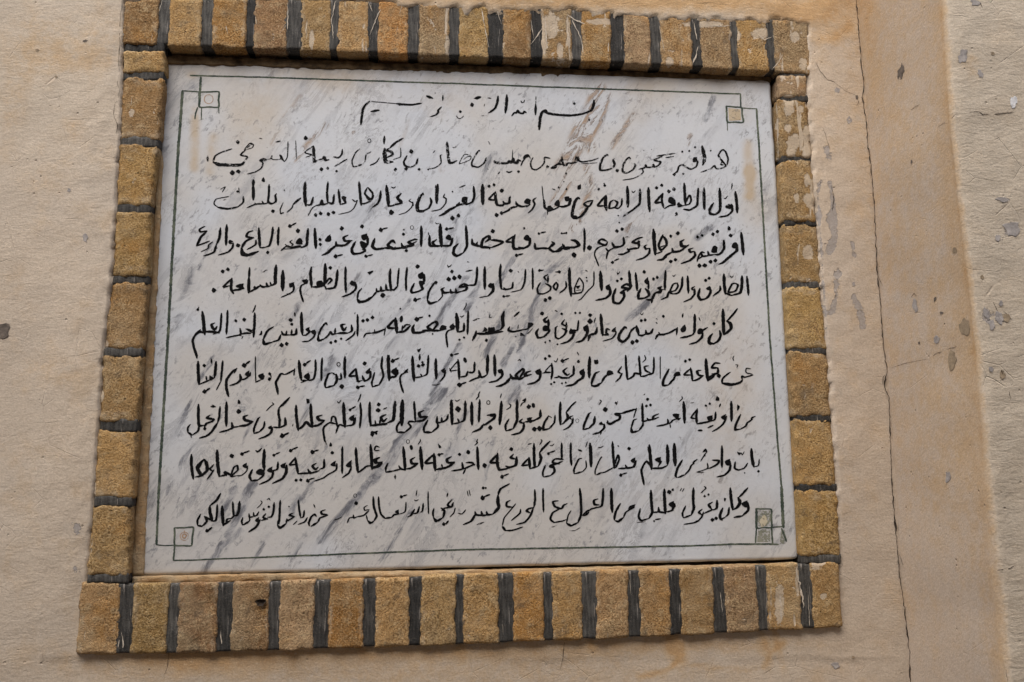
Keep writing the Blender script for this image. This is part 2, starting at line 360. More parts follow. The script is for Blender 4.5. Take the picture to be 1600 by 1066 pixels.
o += .33*blob(X, Y, 60, 70, 70, 60) + .30*blob(X, Y, 130, 90, 60, 25) + .28*blob(X, Y, 110, 205, 30, 25) + .25*blob(X, Y, 80, 580, 90, 30) + .25*blob(X, Y, 20, 170, 30, 60) + .22*blob(X, Y, 170, 40, 40, 50) + .22*blob(X, Y, 70, 280, 60, 30)
o += .5*seg(X, Y, [(1280, 60), (1300, 62), (1330, 40)], 10) + .28*seg(X, Y, CRK, 38)*np.clip((760-Y)/500, .12, 1) + .35*blob(X, Y, 1285, 30, 40, 40)
st[..., 0] = o
gm = 1.0*seg(X, Y, [(1294, 232), (1297, 245)], 8) + 1.1*seg(X, Y, [(1297, 286), (1302, 318), (1300, 335)], 5) + 1.2*seg(X, Y, [(1300, 340), (1304, 370), (1297, 392)], 10) + 1.0*seg(X, Y, [(1332, 380), (1335, 400)], 5)
gm += 1.1*seg(X, Y, [(1335, 464), (1340, 480), (1347, 508)], 8) + 1.0*seg(X, Y, [(1308, 430), (1306, 460), (1300, 486)], 8) + 1.0*blob(X, Y, 1281, 287, 8, 9) + .9*blob(X, Y, 1280, 336, 6, 8) + .8*seg(X, Y, [(1276, 300), (1284, 400), (1290, 520)], 4)
gm += .9*blob(X, Y, 119, 825, 9, 14) + .9*blob(X, Y, 121, 893, 9, 16) + .8*blob(X, Y, 133, 372, 8, 10) + .7*blob(X, Y, 108, 296, 6, 6) + .55*blob(X, Y, 180, 165, 9, 18) + .7*blob(X, Y, 100, 916, 6, 8)
st[..., 1] = gm*.72
st[..., 2] = np.clip(.46 + .3*blob(X, Y, 60, 100, 170, 160) - .2*blob(X, Y, 1320, 600, 80, 900) + .35*blob(X, Y, 1000, 10, 500, 30), 0, 1)
# opening behind the frame
HX0, HX1 = on_y(205, 500, 0)[0], on_y(1255, 500, 0)[0]; HZ1, HZ0 = on_y(700, 60, 0)[2], on_y(700, 950, 0)[2]
r_, c_ = P.shape[:2]; idx = np.arange(r_*c_).reshape(r_, c_)
cx = .25*(P[:-1, :-1]+P[1:, :-1]+P[:-1, 1:]+P[1:, 1:])
keep = ~((cx[..., 0] > HX0) & (cx[..., 0] < HX1) & (cx[..., 2] > HZ0) & (cx[..., 2] < HZ1))
f = np.stack([idx[:-1, :-1], idx[:-1, 1:], idx[1:, 1:], idx[1:, :-1]], -1)[keep]
wm = mesh('plaster_wall', P.reshape(-1, 3), f.tolist()); colour(wm, 'stain', st.reshape(-1, 3))
wall = tag(obj('plaster_wall', wm, PLASTER), 'cream plastered wall with ochre stains, around the brick framed plaque', 'wall', kind='thing')

# ------------------------------------------------------------------ pillar on the right
DEP = None
ex = on_y(1378, 500, 0)[0]
d_ = ray(1524, 500); t_ = (ex - CAM[0])/d_[0]; DEP = (CAM + d_*t_)[1]      # its face stands this far out (negative y)
ep = [on_y(x, y, DEP) for x, y in EDGE]
EZ = np.array([p[2] for p in ep])[::-1]; EX = np.array([p[0] for p in ep])[::-1]
fit = np.polyfit(EZ, EX, 1)
def edge_x(z): return float(np.interp(z, EZ, EX)) if EZ[0] < z < EZ[-1] else fit[0]*z+fit[1]
ts = np.linspace(0, 1, 40); rr = .012
zs2 = axis(1.0, 2.85, .010, (np.linspace(0, .95, 12), np.linspace(2.95, 4.2, 10)))
fx = np.concatenate([np.linspace(0, .3, 32)[1:], np.linspace(.35, 1.6, 10)])
P = np.zeros((len(zs2), 40+5+len(fx), 3)); FR = np.zeros(P.shape[:2])
for i, z in enumerate(zs2):
    a, b = corner_x(z), edge_x(z)
    y0 = .02; L = abs(DEP) - rr
    for j, t in enumerate(ts):                             # side face, wall to edge
        P[i, j] = (a + (b-a)*t - .004*fbm(t*.2, z, 5, 6, 2), y0*(1-t) - L*t, z); FR[i, j] = 0
    for k in range(5):                                     # rounded, slightly worn edge
        q = (k+1)/6*math.pi/2; r2 = rr*(1+.25*fbm(0, z, 22, 9, 3))
        P[i, 40+k] = (b + r2*(1-math.cos(q)), -L - r2*math.sin(q), z); FR[i, 40+k] = (k+2)/6
    for k, dx in enumerate(fx):                            # front face
        P[i, 45+k] = (b + rr + dx, DEP - .003*fbm(dx, z, 4, 4, 2) - .0018*fbm(dx, z, 26, 5, 3), z); FR[i, 45+k] = 1
X, Y = px_grid(P); st = np.zeros(P.shape)
ed = np.interp(Y, [e[1] for e in EDGE], [e[0] for e in EDGE]); ck = np.interp(Y, [e[1] for e in CRK], [e[0] for e in CRK])
u = (X-ck)/(ed-ck)
o = (.20 + .30*np.exp(-((u-.97)/.20)**2) + .35*np.exp(-((u-1.0)/.06)**2)*(.5+.5*np.clip(NZ(u*0, P[..., 2], 7, 3)+.5, 0, 1)) + .5*np.exp(-((u-.10)/.13)**2)*np.clip((190-Y)/190, 0, 1) + .12*np.exp(-((u-.3)/.3)**2)*(Y < 460)
     + .12*blob(X, Y, 1470, 650, 60, 250))*np.clip(1.04-FR, 0, 1)
o += .10*FR*np.clip(1-(u-1)/.35, 0, 1) + .22*blob(X, Y, 1522, 110, 12, 30) + .22*blob(X, Y, 1510, 92, 10, 12) + .3*blob(X, Y, 1580, 961, 10, 10) + .2*blob(X, Y, 1572, 508, 14, 8) + .12*blob(X, Y, 1560, 70, 40, 60)
st[..., 0] = o*np.where(Y > 800, .78, 1); st[..., 2] = np.clip(FR*1.0 + .06, 0, 1)
gm = blob(X, Y, 1570, 498, 15, 7) + blob(X, Y, 1543, 494, 6, 14) + .9*blob(X, Y, 1582, 357, 15, 13) + .8*blob(X, Y, 1568, 312, 14, 5)
st[..., 1] = gm
pm = grid_mesh('plaster_pillar', P, {'stain': st})
pillar = tag(obj('plaster_pillar', pm, PLASTER), 'square plastered pillar right of the plaque, ochre stained side and rough cream front', 'pillar', kind='thing')

# cracks and chips follow the surfaces they are in
def ribbon(name, pts3, wd, mat, parent, nrm=(0, -1, 0), jag=.5, label=None, step=.004):
    pts3 = [np.array(p) for p in pts3]; out = []
    for a, b in zip(pts3[:-1], pts3[1:]):
        n = max(1, int(np.linalg.norm(b-a)/step))
        for k in range(n): out.append(a+(b-a)*k/n)
    out.append(pts3[-1]); nrm = np.array(nrm, float); nrm /= np.linalg.norm(nrm); v, f = [], []
    for i, p in enumerate(out):
        t = out[min(i+1, len(out)-1)] - out[max(i-1, 0)]; t /= np.linalg.norm(t)+1e-9
        s = np.cross(t, nrm); s /= np.linalg.norm(s)+1e-9
        ww = wd*(.35 + 1.6*abs(fbm(p[0]+p[1], p[2], 38, 8, 3)))*min(1, .35+i/4, .35+(len(out)-1-i)/4)
        off = s*wd*jag*fbm(p[0], p[2], 120, 3, 2)
        off = off + s*wd*jag*.5*(((i*7919) % 13)/6-1)*(.5 if i % 3 else 1); v += [p+off-s*ww/2, p+off+s*ww/2]
    for i in range(len(out)-1):
        a = i*2; f += [(a, a+1, a+3, a+2)]
    o = obj(name, mesh(name, v, f), mat, parent, False)
    if label: o['label'] = label
    return o
def on_wall(px, py, lift=.0008):
    p = on_y(px, py, 0); p = on_y(px, py, -wall_lump(p[0], p[2]) - lift); return p
def on_side(px, py, lift=.0007):                           # point on the pillar's side face
    d = ray(px, py)
    def gap(t):
        q = CAM+d*t; a, b_ = corner_x(q[2]), edge_x(q[2]); L = abs(DEP)-rr; s = (.02-q[1])/(.02+L); s = min(1.2, max(-.3, s))
        return q[0] - (a+(b_-a)*s - .004*fbm(s*.2, q[2], 5, 6, 2) - lift)
    ts_ = np.linspace(.9, 2.6, 90); g0 = gap(ts_[0])
    for t0, t1 in zip(ts_[:-1], ts_[1:]):
        g1 = gap(t1)
        if g0 < 0 <= g1:
            for _ in range(14):
                tm = .5*(t0+t1)
                if gap(tm) < 0: t0 = tm
                else: t1 = tm
            return CAM+d*t0
        g0 = g1
    return CAM+d*2
def on_front(px, py, lift=.0007):
    p = on_y(px, py, DEP); dx = p[0]-edge_x(p[2])-rr
    return on_y(px, py, DEP - .003*fbm(dx, p[2], 4, 4, 2) - .0018*fbm(dx, p[2], 26, 5, 3) - lift)
def on_pillar(px, py):
    e = interp(EDGE, py); c = interp(CRK, py)
    return on_front(px, py) if px > e+3 else on_side(px, py)
crk = []
for x, y in CRK:
    p = on_wall(x, y, .0025); q = on_side(x, y, .002)
    crk.append(p if np.linalg.norm(p-CAM) < np.linalg.norm(q-CAM) else q)
ribbon('crack', crk, .0021, CRACK, wall, (-.45, -.9, 0), .7, 'long dark crack running down beside the pillar')
for br_ in ([(1347, 152), (1342, 158), (1338, 166)], [(1361, 258), (1352, 262), (1344, 261)], [(1386, 580), (1380, 590), (1379, 600)], [(1371, 430), (1376, 440), (1380, 447)], [(1403, 862), (1408, 872), (1411, 884)]):
    ribbon('crack', [on_wall(*p, .002) if p[0] < interp(CRK, p[1]) else on_side(*p, .002) for p in br_], .0009, CRACK, wall, (-.45, -.9, 0), 1.)
def wcrack(pts, wd=.0014): ribbon('crack', [on_wall(*p) for p in pts], wd, CRACK, wall, jag=1.2)
wcrack([(1273, 96), (1283, 112), (1292, 124), (1303, 128), (1322, 143), (1340, 150)], .0009)
wcrack([(1286, 200), (1290, 210), (1296, 232)], .001); wcrack([(1298, 290), (1303, 305), (1301, 330)], .0012)
wcrack([(191, 4), (188, 25), (187, 70), (185, 90), (186, 112)], .0008); wcrack([(186, 118), (183, 130), (187, 140), (184, 150)], .0008)
wcrack([(182, 158), (178, 165), (178, 182), (184, 196), (181, 208)], .0011); wcrack([(266, 1008), (262, 1040), (256, 1058)], .0009); wcrack([(882, 1004), (880, 1025), (876, 1045)], .0009)
wcrack([(1085, 5), (1110, 4), (1140, 8)], .0008)
def pcrack(pts, wd=.0013): ribbon('crack', [on_pillar(*p) for p in pts], wd, CRACK, pillar, (-.5, -.8, 0), 1.2)
pcrack([(1390, 576), (1415, 568), (1450, 561)], .0008); pcrack([(1459, 558), (1464, 553), (1472, 551)], .0017); pcrack([(1479, 549), (1485, 545), (1495, 543)], .0018)
pcrack([(1423, 173), (1430, 167), (1437, 163)], .0011); pcrack([(1466, 199), (1473, 194), (1477, 192)], .0014)
pcrack([(1515, 177), (1520, 175), (1530, 174), (1536, 180), (1560, 178), (1588, 174)], .0016); pcrack([(1488, 186), (1494, 176)], .002); pcrack([(1558, 892), (1575, 889), (1585, 885)], .0016)
pcrack([(1527, 0), (1532, 5), (1535, 12)], .002); pcrack([(1567, 486), (1575, 492), (1581, 500)], .0015); pcrack([(1551, 472), (1557, 482), (1562, 492), (1570, 491)], .0014)
pcrack([(1563, 580), (1569, 590)], .0015); pcrack([(1577, 612), (1579, 625)], .0014); pcrack([(1560, 874), (1566, 874), (1570, 879)], .0015); pcrack([(1572, 1046), (1574, 1066)], .0016)
pcrack([(1507, 485), (1510, 497)], .001); pcrack([(1424, 465), (1428, 459), (1432, 462)], .0016)

def chip(place, px, py, w_, h_, mat, parent, lean=0., label=None, n=16, sharp=.35):
    v = []; c0 = place(px, py)
    for k in range(n):
        a = 2*math.pi*k/n; r = 1 + sharp*noise.noise(Vector((px*.37+2*math.cos(a), py*.21+2*math.sin(a), .5)))*1.6
        x = px + w_/2*r*math.cos(a) + lean*h_/2*math.sin(a); y = py + h_/2*r*math.sin(a); v.append(place(x, y))
    cen = np.mean(v, 0); rim = [cen+(p-cen)*.96 + (CAM-p)/np.linalg.norm(CAM-p)*.0003 for p in v]
    o = obj('paint_chip', mesh('paint_chip', v + rim + [cen], [(k, (k+1) % n, (k+1) % n+n, k+n) for k in range(n)] + [(k+n, (k+1) % n+n, 2*n) for k in range(n)]), mat, parent, False)
    if label: o['label'] = label
chip(on_pillar, 1408, 111, 10, 25, CHIP_DARK, pillar, -.25, 'dark pointed chip in the stained side', sharp=.5)
for a in ((1430, 478, 8, 22, CHIP, .1), (1506, 512, 17, 24, CHIP_TAN, 0), (1487, 561, 15, 32, CHIP_TAN, .1), (1463, 531, 9, 12, CHIP, 0), (1461, 468, 4, 7, CHIP_DARK, -.3), (1471, 489, 6, 4, CHIP_DARK, 0), (1436, 536, 3, 4, CHIP_DARK, 0), (1491, 391, 8, 9, CHIP_TAN, 0),
          (1481, 746, 8, 16, CHIP, 0), (1424, 253, 3, 6, CHIP_DARK, 0), (1505, 88, 13, 20, CHIP, -.2), (1532, 115, 8, 14, CHIP, .2), (1524, 4, 16, 10, CHIP, .3), (1567, 312, 20, 8, CHIP, 0), (1581, 357, 26, 22, CHIP, 0), (1559, 372, 8, 10, CHIP, 0),
          (1541, 490, 8, 18, CHIP, .3), (1550, 508, 9, 14, CHIP, .2), (1561, 497, 12, 18, CHIP, .2), (1573, 497, 14, 12, CHIP_TAN, 0), (1564, 474, 6, 8, CHIP, 0), (1535, 433, 6, 6, CHIP_TAN, 0), (1549, 577, 7, 8, CHIP, 0), (1566, 586, 9, 14, CHIP_TAN, .2), (1551, 84, 6, 6, CHIP_TAN, 0)):
    chip(on_pillar, *a[:4], a[4], pillar, a[5])
chip(on_pillar, 1584, 160, 10, 17, LIME, pillar, -.1, 'small white lime spot on the rough front')
for a in ((4, 516, 24, 22, CHIP_DARK), (133, 372, 8, 12, CHIP), (108, 297, 6, 6, CHIP), (1339, 152, 4, 6, CHIP_DARK), (133, 64, 8, 4, CHIP_DARK), (58, 78, 6, 3, CHIP_TAN), (88, 120, 4, 3, CHIP_TAN), (1308, 141, 8, 9, CHIP), (1327, 188, 8, 12, CHIP), (1306, 1040, 14, 9, CHIP), (1333, 1027, 6, 4, CHIP_TAN), (1334, 444, 5, 7, CHIP)):
    chip(on_wall, *a[:4], a[4], wall)

# ------------------------------------------------------------------ brick frame
FC = on_y(720, 1000, 0); frame = thing('brick_frame', 'frame of small yellow sandy bricks with black joints around the marble plaque', 'brick frame', (FC[0], 0, FC[2]))
FL = Vector(frame.location)
def rbox(name, quad, yf, yb, r, amp, nx, ny, nz, mat, parent, seed, edge=1., origin=None):
    """rough rounded block: quad = four photo corners (tl, tr, br, bl) of its front on the plane yf"""
    q = [on_y(*p, yf) for p in quad]; tl, tr, br, bl = q
    wx = (np.linalg.norm(tr-tl)+np.linalg.norm(br-bl))/2; hz = (np.linalg.norm(tl-bl)+np.linalg.norm(tr-br))/2; dy = yb-yf
    h = np.array([wx/2, dy/2, hz/2]); r = min(r, *(h*.95)); V, idx, F = [], {}, []
    def add(i, j, k):
        key = (i, j, k)
        if key in idx: return idx[key]
        p = np.array([(2*i/nx-1)*h[0], (2*j/ny-1)*h[1], (2*k/nz-1)*h[2]])
        inner = np.clip(p, -(h-r), h-r); d = p-inner; L = np.linalg.norm(d); n = d/L if L > 1e-9 else np.zeros(3)
        cnt = (abs(d) > 1e-6).sum()
        p2 = inner + n*r if L > 1e-9 else p
        s, t = p2[0]/wx+.5, p2[2]/hz+.5
        base = (bl*(1-s)+br*s)*(1-t) + (tl*(1-s)+tr*s)*t; base = base + np.array([0, p2[1]+h[1], 0])
        e = (1+2.2*edge*(cnt >= 2))
        a1 = noise.noise(Vector((base[0]*55+seed, base[1]*55, base[2]*55))); a2 = noise.noise(Vector((base[0]*160, base[1]*160+seed, base[2]*160))); a3 = noise.noise(Vector((base[0]*22-seed, base[1]*22, base[2]*22)))
        base = base + n*amp*(e*(.9*a1+.6*a2) + .9*a3 - (.5+1.8*max(0, a3*1.6-.25))*(cnt >= 2)*edge)
        idx[key] = len(V); V.append(base); return idx[key]
    def face(fn, a, b):
        for i in range(a):
            for j in range(b): F.append(tuple(fn(i+di, j+dj) for di, dj in ((0, 0), (1, 0), (1, 1), (0, 1))))
    face(lambda i, k: add(i, 0, k), nx, nz); face(lambda i, k: add(i, ny, k), nx, nz)
    face(lambda j, k: add(0, j, k), ny, nz); face(lambda j, k: add(nx, j, k), ny, nz)
    face(lambda i, j: add(i, j, 0), nx, ny); face(lambda i, j: add(i, j, nz), nx, ny)
    o0 = np.array(origin) if origin is not None else np.mean(V, 0)
    me = mesh(name, [v-o0 for v in V], F)
    bm = bmesh.new(); bm.from_mesh(me); bmesh.ops.recalc_face_normals(bm, faces=bm.faces); bm.to_mesh(me); bm.free()
    o = obj(name, me, mat, parent); pl = parent.matrix_world.translation if False else (Vector(parent.location) if parent else Vector())
    o.location = Vector(o0) - pl
    if name == 'brick':
        Vx, Vy = px_grid(np.array(V)); lm_ = np.zeros(len(V))
        for x_, y_, w_, h_ in LIME_SPOTS: lm_ = np.maximum(lm_, np.exp(-np.log(2)*(((Vx-x_)/w_)**2+((Vy-y_)/h_)**2)**1.5))
        colour(me, 'lime', np.stack([lm_]*3, -1))
    return o
LIME_SPOTS = ((1233, 169, 8, 12), (1232, 154, 10, 6), (1240, 222, 10, 12), (1236, 238, 7, 11), (1231, 200, 6, 6), (1260, 211, 6, 15), (1263, 238, 8, 14), (1251, 171, 5, 6), (1265, 313, 9, 12), (1262, 394, 8, 11), (1262, 281, 5, 10), (1270, 300, 4, 20),
    (701, 71, 6, 17), (774, 69, 5, 12), (1046, 97, 6, 9), (1148, 56, 10, 10), (1242, 58, 7, 10), (1204, 60, 5, 11), (897, 86, 5, 9), (875, 80, 5, 14), (862, 40, 9, 22), (850, 55, 5, 30), (1287, 932, 5, 5), (1285, 876, 5, 8), (1275, 882, 7, 9), (206, 176, 4, 7), (487, 61, 4, 15), (1218, 945, 7, 32), (1247, 905, 4, 26), (1100, 38, 30, 5), (940, 34, 24, 5), (1190, 52, 16, 8), (1255, 100, 6, 10), (143, 690, 6, 30), (156, 615, 6, 14), (145, 760, 5, 18), (136, 820, 4, 30), (165, 540, 5, 10), (1245, 310, 4, 8))
PAL = {'o': (.39, .205, .055), 'y': (.365, .235, .09), 'b': (.26, .16, .062), 'g': (.31, .215, .105), 'p': (.40, .27, .12)}
nb = [0]
def brick(quad, kind, lime, r=.0034, amp=.0013, mat=None):
    nb[0] += 1; s = nb[0]*3.7
    q = [(x+random.uniform(-1, 1), y+random.uniform(-1, 1)) for x, y in quad]
    wx = math.dist(q[0], q[1]); hz = math.dist(q[0], q[3])
    o = rbox('brick', q, -PRO + random.uniform(-.0012, .0015), .062, r, amp, max(8, int(wx/3.2)), 12, max(8, int(hz/3.2)), mat or BRICK_SIDE, frame, s)
    c = np.array(PAL[kind])*random.uniform(.78, 1.18)*np.array([1, random.uniform(.90, 1.01), random.uniform(.90, 1.18)]); o.color = (*c, lime); return o
def joint(quad, ins=.0016, amp=.0008):
    nb[0] += 1; wx = math.dist(quad[0], quad[1]); hz = math.dist(quad[0], quad[3])
    return rbox('mortar_joint', quad, -PRO+ins, .060, .0016, amp, max(4, int(wx/4)), 8, max(4, int(hz/4)), JOINT, frame, nb[0]*5.1)
def lean(x, y0, y): return x + (x-764)/(8136+y0)*(y-y0)    # along the verticals' vanishing point

# top course
TB = [(193, 68), (264, 72), (467, 79), (686, 88), (937, 98), (1191, 112), (1262, 116)]
TJ = [(246, 263), (313, 332), (384, 396), (448, 469), (517, 527.5), (575, 592), (638, 654), (702, 717), (763, 786), (829, 847), (894, 909), (954, 975.5), (1015, 1032), (1079, 1095), (1140.5, 1151), (1198, 1209)]
xs_ = [193] + [v for j in TJ for v in j] + [1262]
kinds = 'byobyyogybgogpgyg'; limes = [.1, .1, .25, .2, .45, .3, .2, .55, .35, .4, .95, .3, .25, .5, .45, .7, .6]
def course(xs_, top, bot, ym, kinds, limes, jit=2.):
    for i in range(17):
        a, b = xs_[2*i], xs_[2*i+1]; a1, b1 = a-1.5, b+1.5
        q = []
        for x, cv in ((a1, top), (b1, top), (b1, bot), (a1, bot)):
            y = float(np.interp(x, [p[0] for p in cv], [p[1] for p in cv])); q.append((lean(x, ym, y), y))
        brick(q, kinds[i], limes[i])
        if i < 16:
            c, d = b-4, xs_[2*i+2]+4; q = []
            tl_ = random.uniform(-jit, jit)
            for x, cv, s in ((c, top, 1), (d, top, 1), (d, bot, -1), (c, bot, -1)):
                y = float(np.interp(x, [p[0] for p in cv], [p[1] for p in cv])) + s*1.5; q.append((lean(x, ym, y)+tl_*s, y))
            joint(q)
course(xs_, TT, TB, 50, kinds, limes)
# bottom course
BT = [(131, 908), (205, 911), (422, 908), (643, 901), (720, 896), (1030, 889.5), (1239, 880), (1312, 878)]
BJ = [(187, 207), (263, 279), (340, 363), (420, 437), (490, 513), (567, 586), (639, 658), (712, 724), (779, 802), (850, 863), (911, 933), (983, 1000), (1047.5, 1064), (1115, 1135), (1185, 1200), (1251, 1271)]
xs_ = [124] + [v for j in BJ for v in j] + [1316]
course(xs_, BT, BB, 960, 'yybbpoypyoypyygpy', [.1, .05, .15, .2, .05, 0, .05, .1, .05, .05, .1, .1, .1, .25, .2, .6, .2])
# the drilled hole in one bottom brick
hc = on_y(407, 942, -PRO-.0042)
v = [hc + np.array([.0085*math.cos(a)*(1+.3*math.sin(3*a)), 0, .0075*math.sin(a)*(1+.25*math.cos(2*a))]) for a in np.linspace(0, 2*math.pi, 20, endpoint=False)]
bk = [(p-hc)*.7 + hc + np.array([.001, .0036, .002]) for p in v]
o = obj('drilled_hole', mesh('drilled_hole', [p-np.array(FL) for p in v+bk+[hc+np.array([0, .004, 0])]], [(k, (k+1) % 20, (k+1) % 20+20, k+20) for k in range(20)] + [(k+20, (k+1) % 20+20, 40) for k in range(20)]), CRACK, frame); o['label'] = 'dark drilled hole in a bottom brick'
# left column
LI = [(258, 60), (257, 125), (248, 230), (236, 330), (232, 431), (223, 545), (216, 665), (207, 780), (201, 905)]
LJ = [(65, 80), (112, 123), (216, 228), (320, 332), (431, 442), (545, 556), (658, 673), (778, 790), (899, 909)]
def col(E, I, J, kinds, limes):
    for (a, b), k, l in zip(zip(J[:-1], J[1:]), kinds, limes):
        y0, y1 = a[1]-2.5, b[0]+2.5
        brick([(interp(E, y0), y0), (interp(I, y0), y0), (interp(I, y1), y1), (interp(E, y1), y1)], k, l, .0065, mat=BRICK_BED)
    for y0, y1 in J:
        y0 -= 3; y1 += 3
        joint([(interp(E, y0)+2, y0), (interp(I, y0)-1, y0), (interp(I, y1)-1, y1), (interp(E, y1)+2, y1)], .0016)
col(LE, LI, LJ, 'ybyyyyyy', [.15, .15, .1, .05, .05, .15, .1, .1])
RI = [(1216, 110), (1216, 160), (1220, 248), (1224, 348), (1228, 445), (1234, 548), (1241, 654), (1247, 763), (1252, 880)]
RJ = [(113, 119), (151, 157), (245, 252), (344, 351), (441, 449), (544, 552), (649, 657), (759, 767), (869, 879)]
col(RI, RE, RJ, 'gbyyyyyy', [.9, .85, .6, .4, .2, .1, .15, .1])

# bedding mortar: a lining behind the slab, the ledge under it and the fillet on its left
lin = [on_y(222, 92, .072), on_y(1226, 92, .072), on_y(1262, 905, .072), on_y(196, 905, .072)]
lb = mesh('mortar_backing', [p-np.array(FL) for p in lin] + [p-np.array(FL)+np.array([0, .03, 0]) for p in lin], [(0, 1, 2, 3), (7, 6, 5, 4), (0, 4, 5, 1), (1, 5, 6, 2), (2, 6, 7, 3), (3, 7, 4, 0)])
obj('mortar_backing', lb, BED, frame, False)
rbox('mortar_bed', [(206, 901), (1248, 880), (1252, 892), (204, 914)], .008, .06, .004, .0014, 160, 6, 5, BED, frame, 91)['label'] = 'thin ledge of sandy mortar under the slab'
rbox('mortar_bed', [(246, 240), (255.5, 240), (225, 900), (203, 900)], .0135, .06, .004, .0013, 6, 6, 120, BED, frame, 97)['label'] = 'tan mortar fillet filling the left gap'

rbox('mortar_bed', [(258, 84), (1206, 118), (1206, 130.5), (258, 100)], .0145, .06, .003, .0012, 160, 6, 5, GRIME, frame, 93)['label'] = 'grimy blackened mortar under the top bricks'

# lime scratches
for i, (pts_, wd) in enumerate((([(253, 1), (249, 18)], .002), ([(349, 32), (352, 40), (356, 53)], .0022), ([(399, 26), (401, 38)], .0018), ([(449, 4), (450, 26), (449, 46)], .0016), ([(524, 2), (518, 30), (521, 60)], .003), ([(595, 14), (590, 24), (578, 54)], .0025), ([(575, 2), (582, 18)], .0022), ([(629, 6), (624, 22)], .0015), ([(672, 36), (676, 60), (681, 84)], .0014), ([(447, 40), (437, 52)], .0012),
         ([(752, 14), (758, 44), (764, 74)], .0022), ([(775, 12), (784, 38)], .002), ([(829, 70), (838, 58), (848, 43)], .002), ([(828, 20), (834, 60)], .0016), ([(852, 30), (856, 90)], .003), ([(886, 24), (900, 32), (914, 38)], .004), ([(893, 30), (908, 60), (912, 86)], .002), ([(952, 40), (950, 86)], .0018), ([(1030, 40), (1038, 80)], .0018), ([(1082, 101), (1086, 90), (1091, 73)], .0028), ([(1084, 34), (1089, 62)], .002), ([(1095, 38), (1120, 41), (1142, 40)], .0025), ([(1206, 109), (1216, 98), (1227, 78)], .0025), ([(1180, 50), (1195, 62), (1206, 58)], .0022),
         ([(189, 989), (192, 1000), (193, 1012)], .0026), ([(186, 1000), (184, 1012)], .002), ([(344, 987), (347, 1006)], .0024), ([(380, 994), (375, 1002)], .002), ([(1243, 886), (1250, 915), (1256, 950)], .0055), ([(1213, 908), (1219, 935), (1221, 968)], .0045), ([(1125, 925), (1129, 956)], .0018), ([(1263, 930), (1265, 978)], .0016), ([(785, 975), (786, 992)], .0015), ([(206, 150), (205, 165)], .002), ([(984, 905), (986, 930)], .0012))):
    o = ribbon('lime_scratch', [on_y(x, y, -PRO-.0008)-np.array(FL) for x, y in pts_], wd*.8, LIMEWASH, frame, jag=.6)

# ------------------------------------------------------------------ marble plaque
YL, YR = .018, .012                                        # the slab sits a little deeper on its left
pl_a = on_y(240, 500, YL); pl_b = on_y(1226, 500, YR)
sl = (pl_b[1]-pl_a[1])/(pl_b[0]-pl_a[0]); SN = np.array([-sl, 1.0, 0]); SN /= np.linalg.norm(SN)
def on_slab(px, py, lift=0.): return hit(px, py, pl_a - SN*lift, SN)
Q = [(258, 90), (1204, 126), (1249, 874), (220, 900)]
SC = on_slab(735, 895); plaque = thing('marble_plaque', 'white grey-veined marble plaque with black Arabic inscription and green border', 'plaque', SC)
SO = np.array(plaque.location)
nx, nz = 330, 250; rc = 9.0
PX = np.zeros((nz+1, nx+1, 2))
s = np.linspace(0, 1, nx+1); t = np.linspace(0, 1, nz+1)
# corners rounded in the plane of the slab
for i in range(nz+1):
    for j in range(nx+1):
        a = np.array([s[j]*970, t[i]*790]); inn = np.clip(a, rc, np.array([970, 790])-rc); d = a-inn; L = np.hypot(*d)
        if L > rc: a = inn + d/L*rc
        if abs(d[0]) > 0 and abs(d[1]) > 0 and L <= rc: pass
        ss, tt = a[0]/970, a[1]/790
        q = (np.array(Q[0])*(1-ss)+np.array(Q[1])*ss)*(1-tt) + (np.array(Q[3])*(1-ss)+np.array(Q[2])*ss)*tt
        e = min(a[0], a[1], 970-a[0], 790-a[1])
        if e < 3: q = q + 1.1*np.array([noise.noise(Vector((q[0]*.05, q[1]*.05, 1))), noise.noise(Vector((q[0]*.05, q[1]*.05, 7)))])
        PX[i, j] = q
P = np.zeros((nz+1, nx+1, 3))
D = np.stack([(PX[..., 0]-W/2)/F, (H/2-PX[..., 1])/F, np.ones(PX.shape[:2])], -1) @ R.T
tt = np.dot(pl_a-CAM, SN)/(D @ SN); P = CAM + D*tt[..., None]
ed = np.minimum.reduce([np.add.outer(t*790, s*0), np.add.outer((1-t)*790, s*0), np.add.outer(t*0, s*970), np.add.outer(t*0, (1-s)*970)])
P = P + SN*(np.clip(2.5-ed, 0, 2.5)**2*.0005)[..., None]       # eased arris
X, Y = PX[..., 0], PX[..., 1]; st = np.zeros(P.shape)
o = .75*seg(X, Y, [(305, 172), (303, 262)], 9) + .28*blob(X, Y, 400, 165, 60, 45) + .3*blob(X, Y, 385, 215, 50, 60) + .5*seg(X, Y, [(332, 215), (328, 268)], 9) + .6*seg(X, Y, [(1168, 225), (1170, 270)], 10) + .8*seg(X, Y, [(1172, 270), (1170, 305)], 9)
o += .35*blob(X, Y, 700, 165, 80, 40) + .3*blob(X, Y, 520, 140, 90, 50) + .35*np.exp(-((Y-interp([(262, 118), (1203, 150)], 700, 0)*0 - (100+.034*(X-262)))/26)**2)*.9
o += .28*blob(X, Y, 1000, 170, 40, 60) + .3*blob(X, Y, 1185, 330, 25, 70) + .35*blob(X, Y, 1150, 560, 60, 120) + .25*blob(X, Y, 1000, 780, 120, 60) + .22*blob(X, Y, 560, 420, 70, 40) + .22*blob(X, Y, 840, 640, 60, 50) + .25*blob(X, Y, 1130, 700, 70, 120) + .2*blob(X, Y, 420, 500, 90, 60)
o += .5*np.exp(-((Y-(897-.0233*(X-222)))/7)**2)*np.clip((500-X)/200, 0, 1) + .5*blob(X, Y, 300, 118, 9, 6)
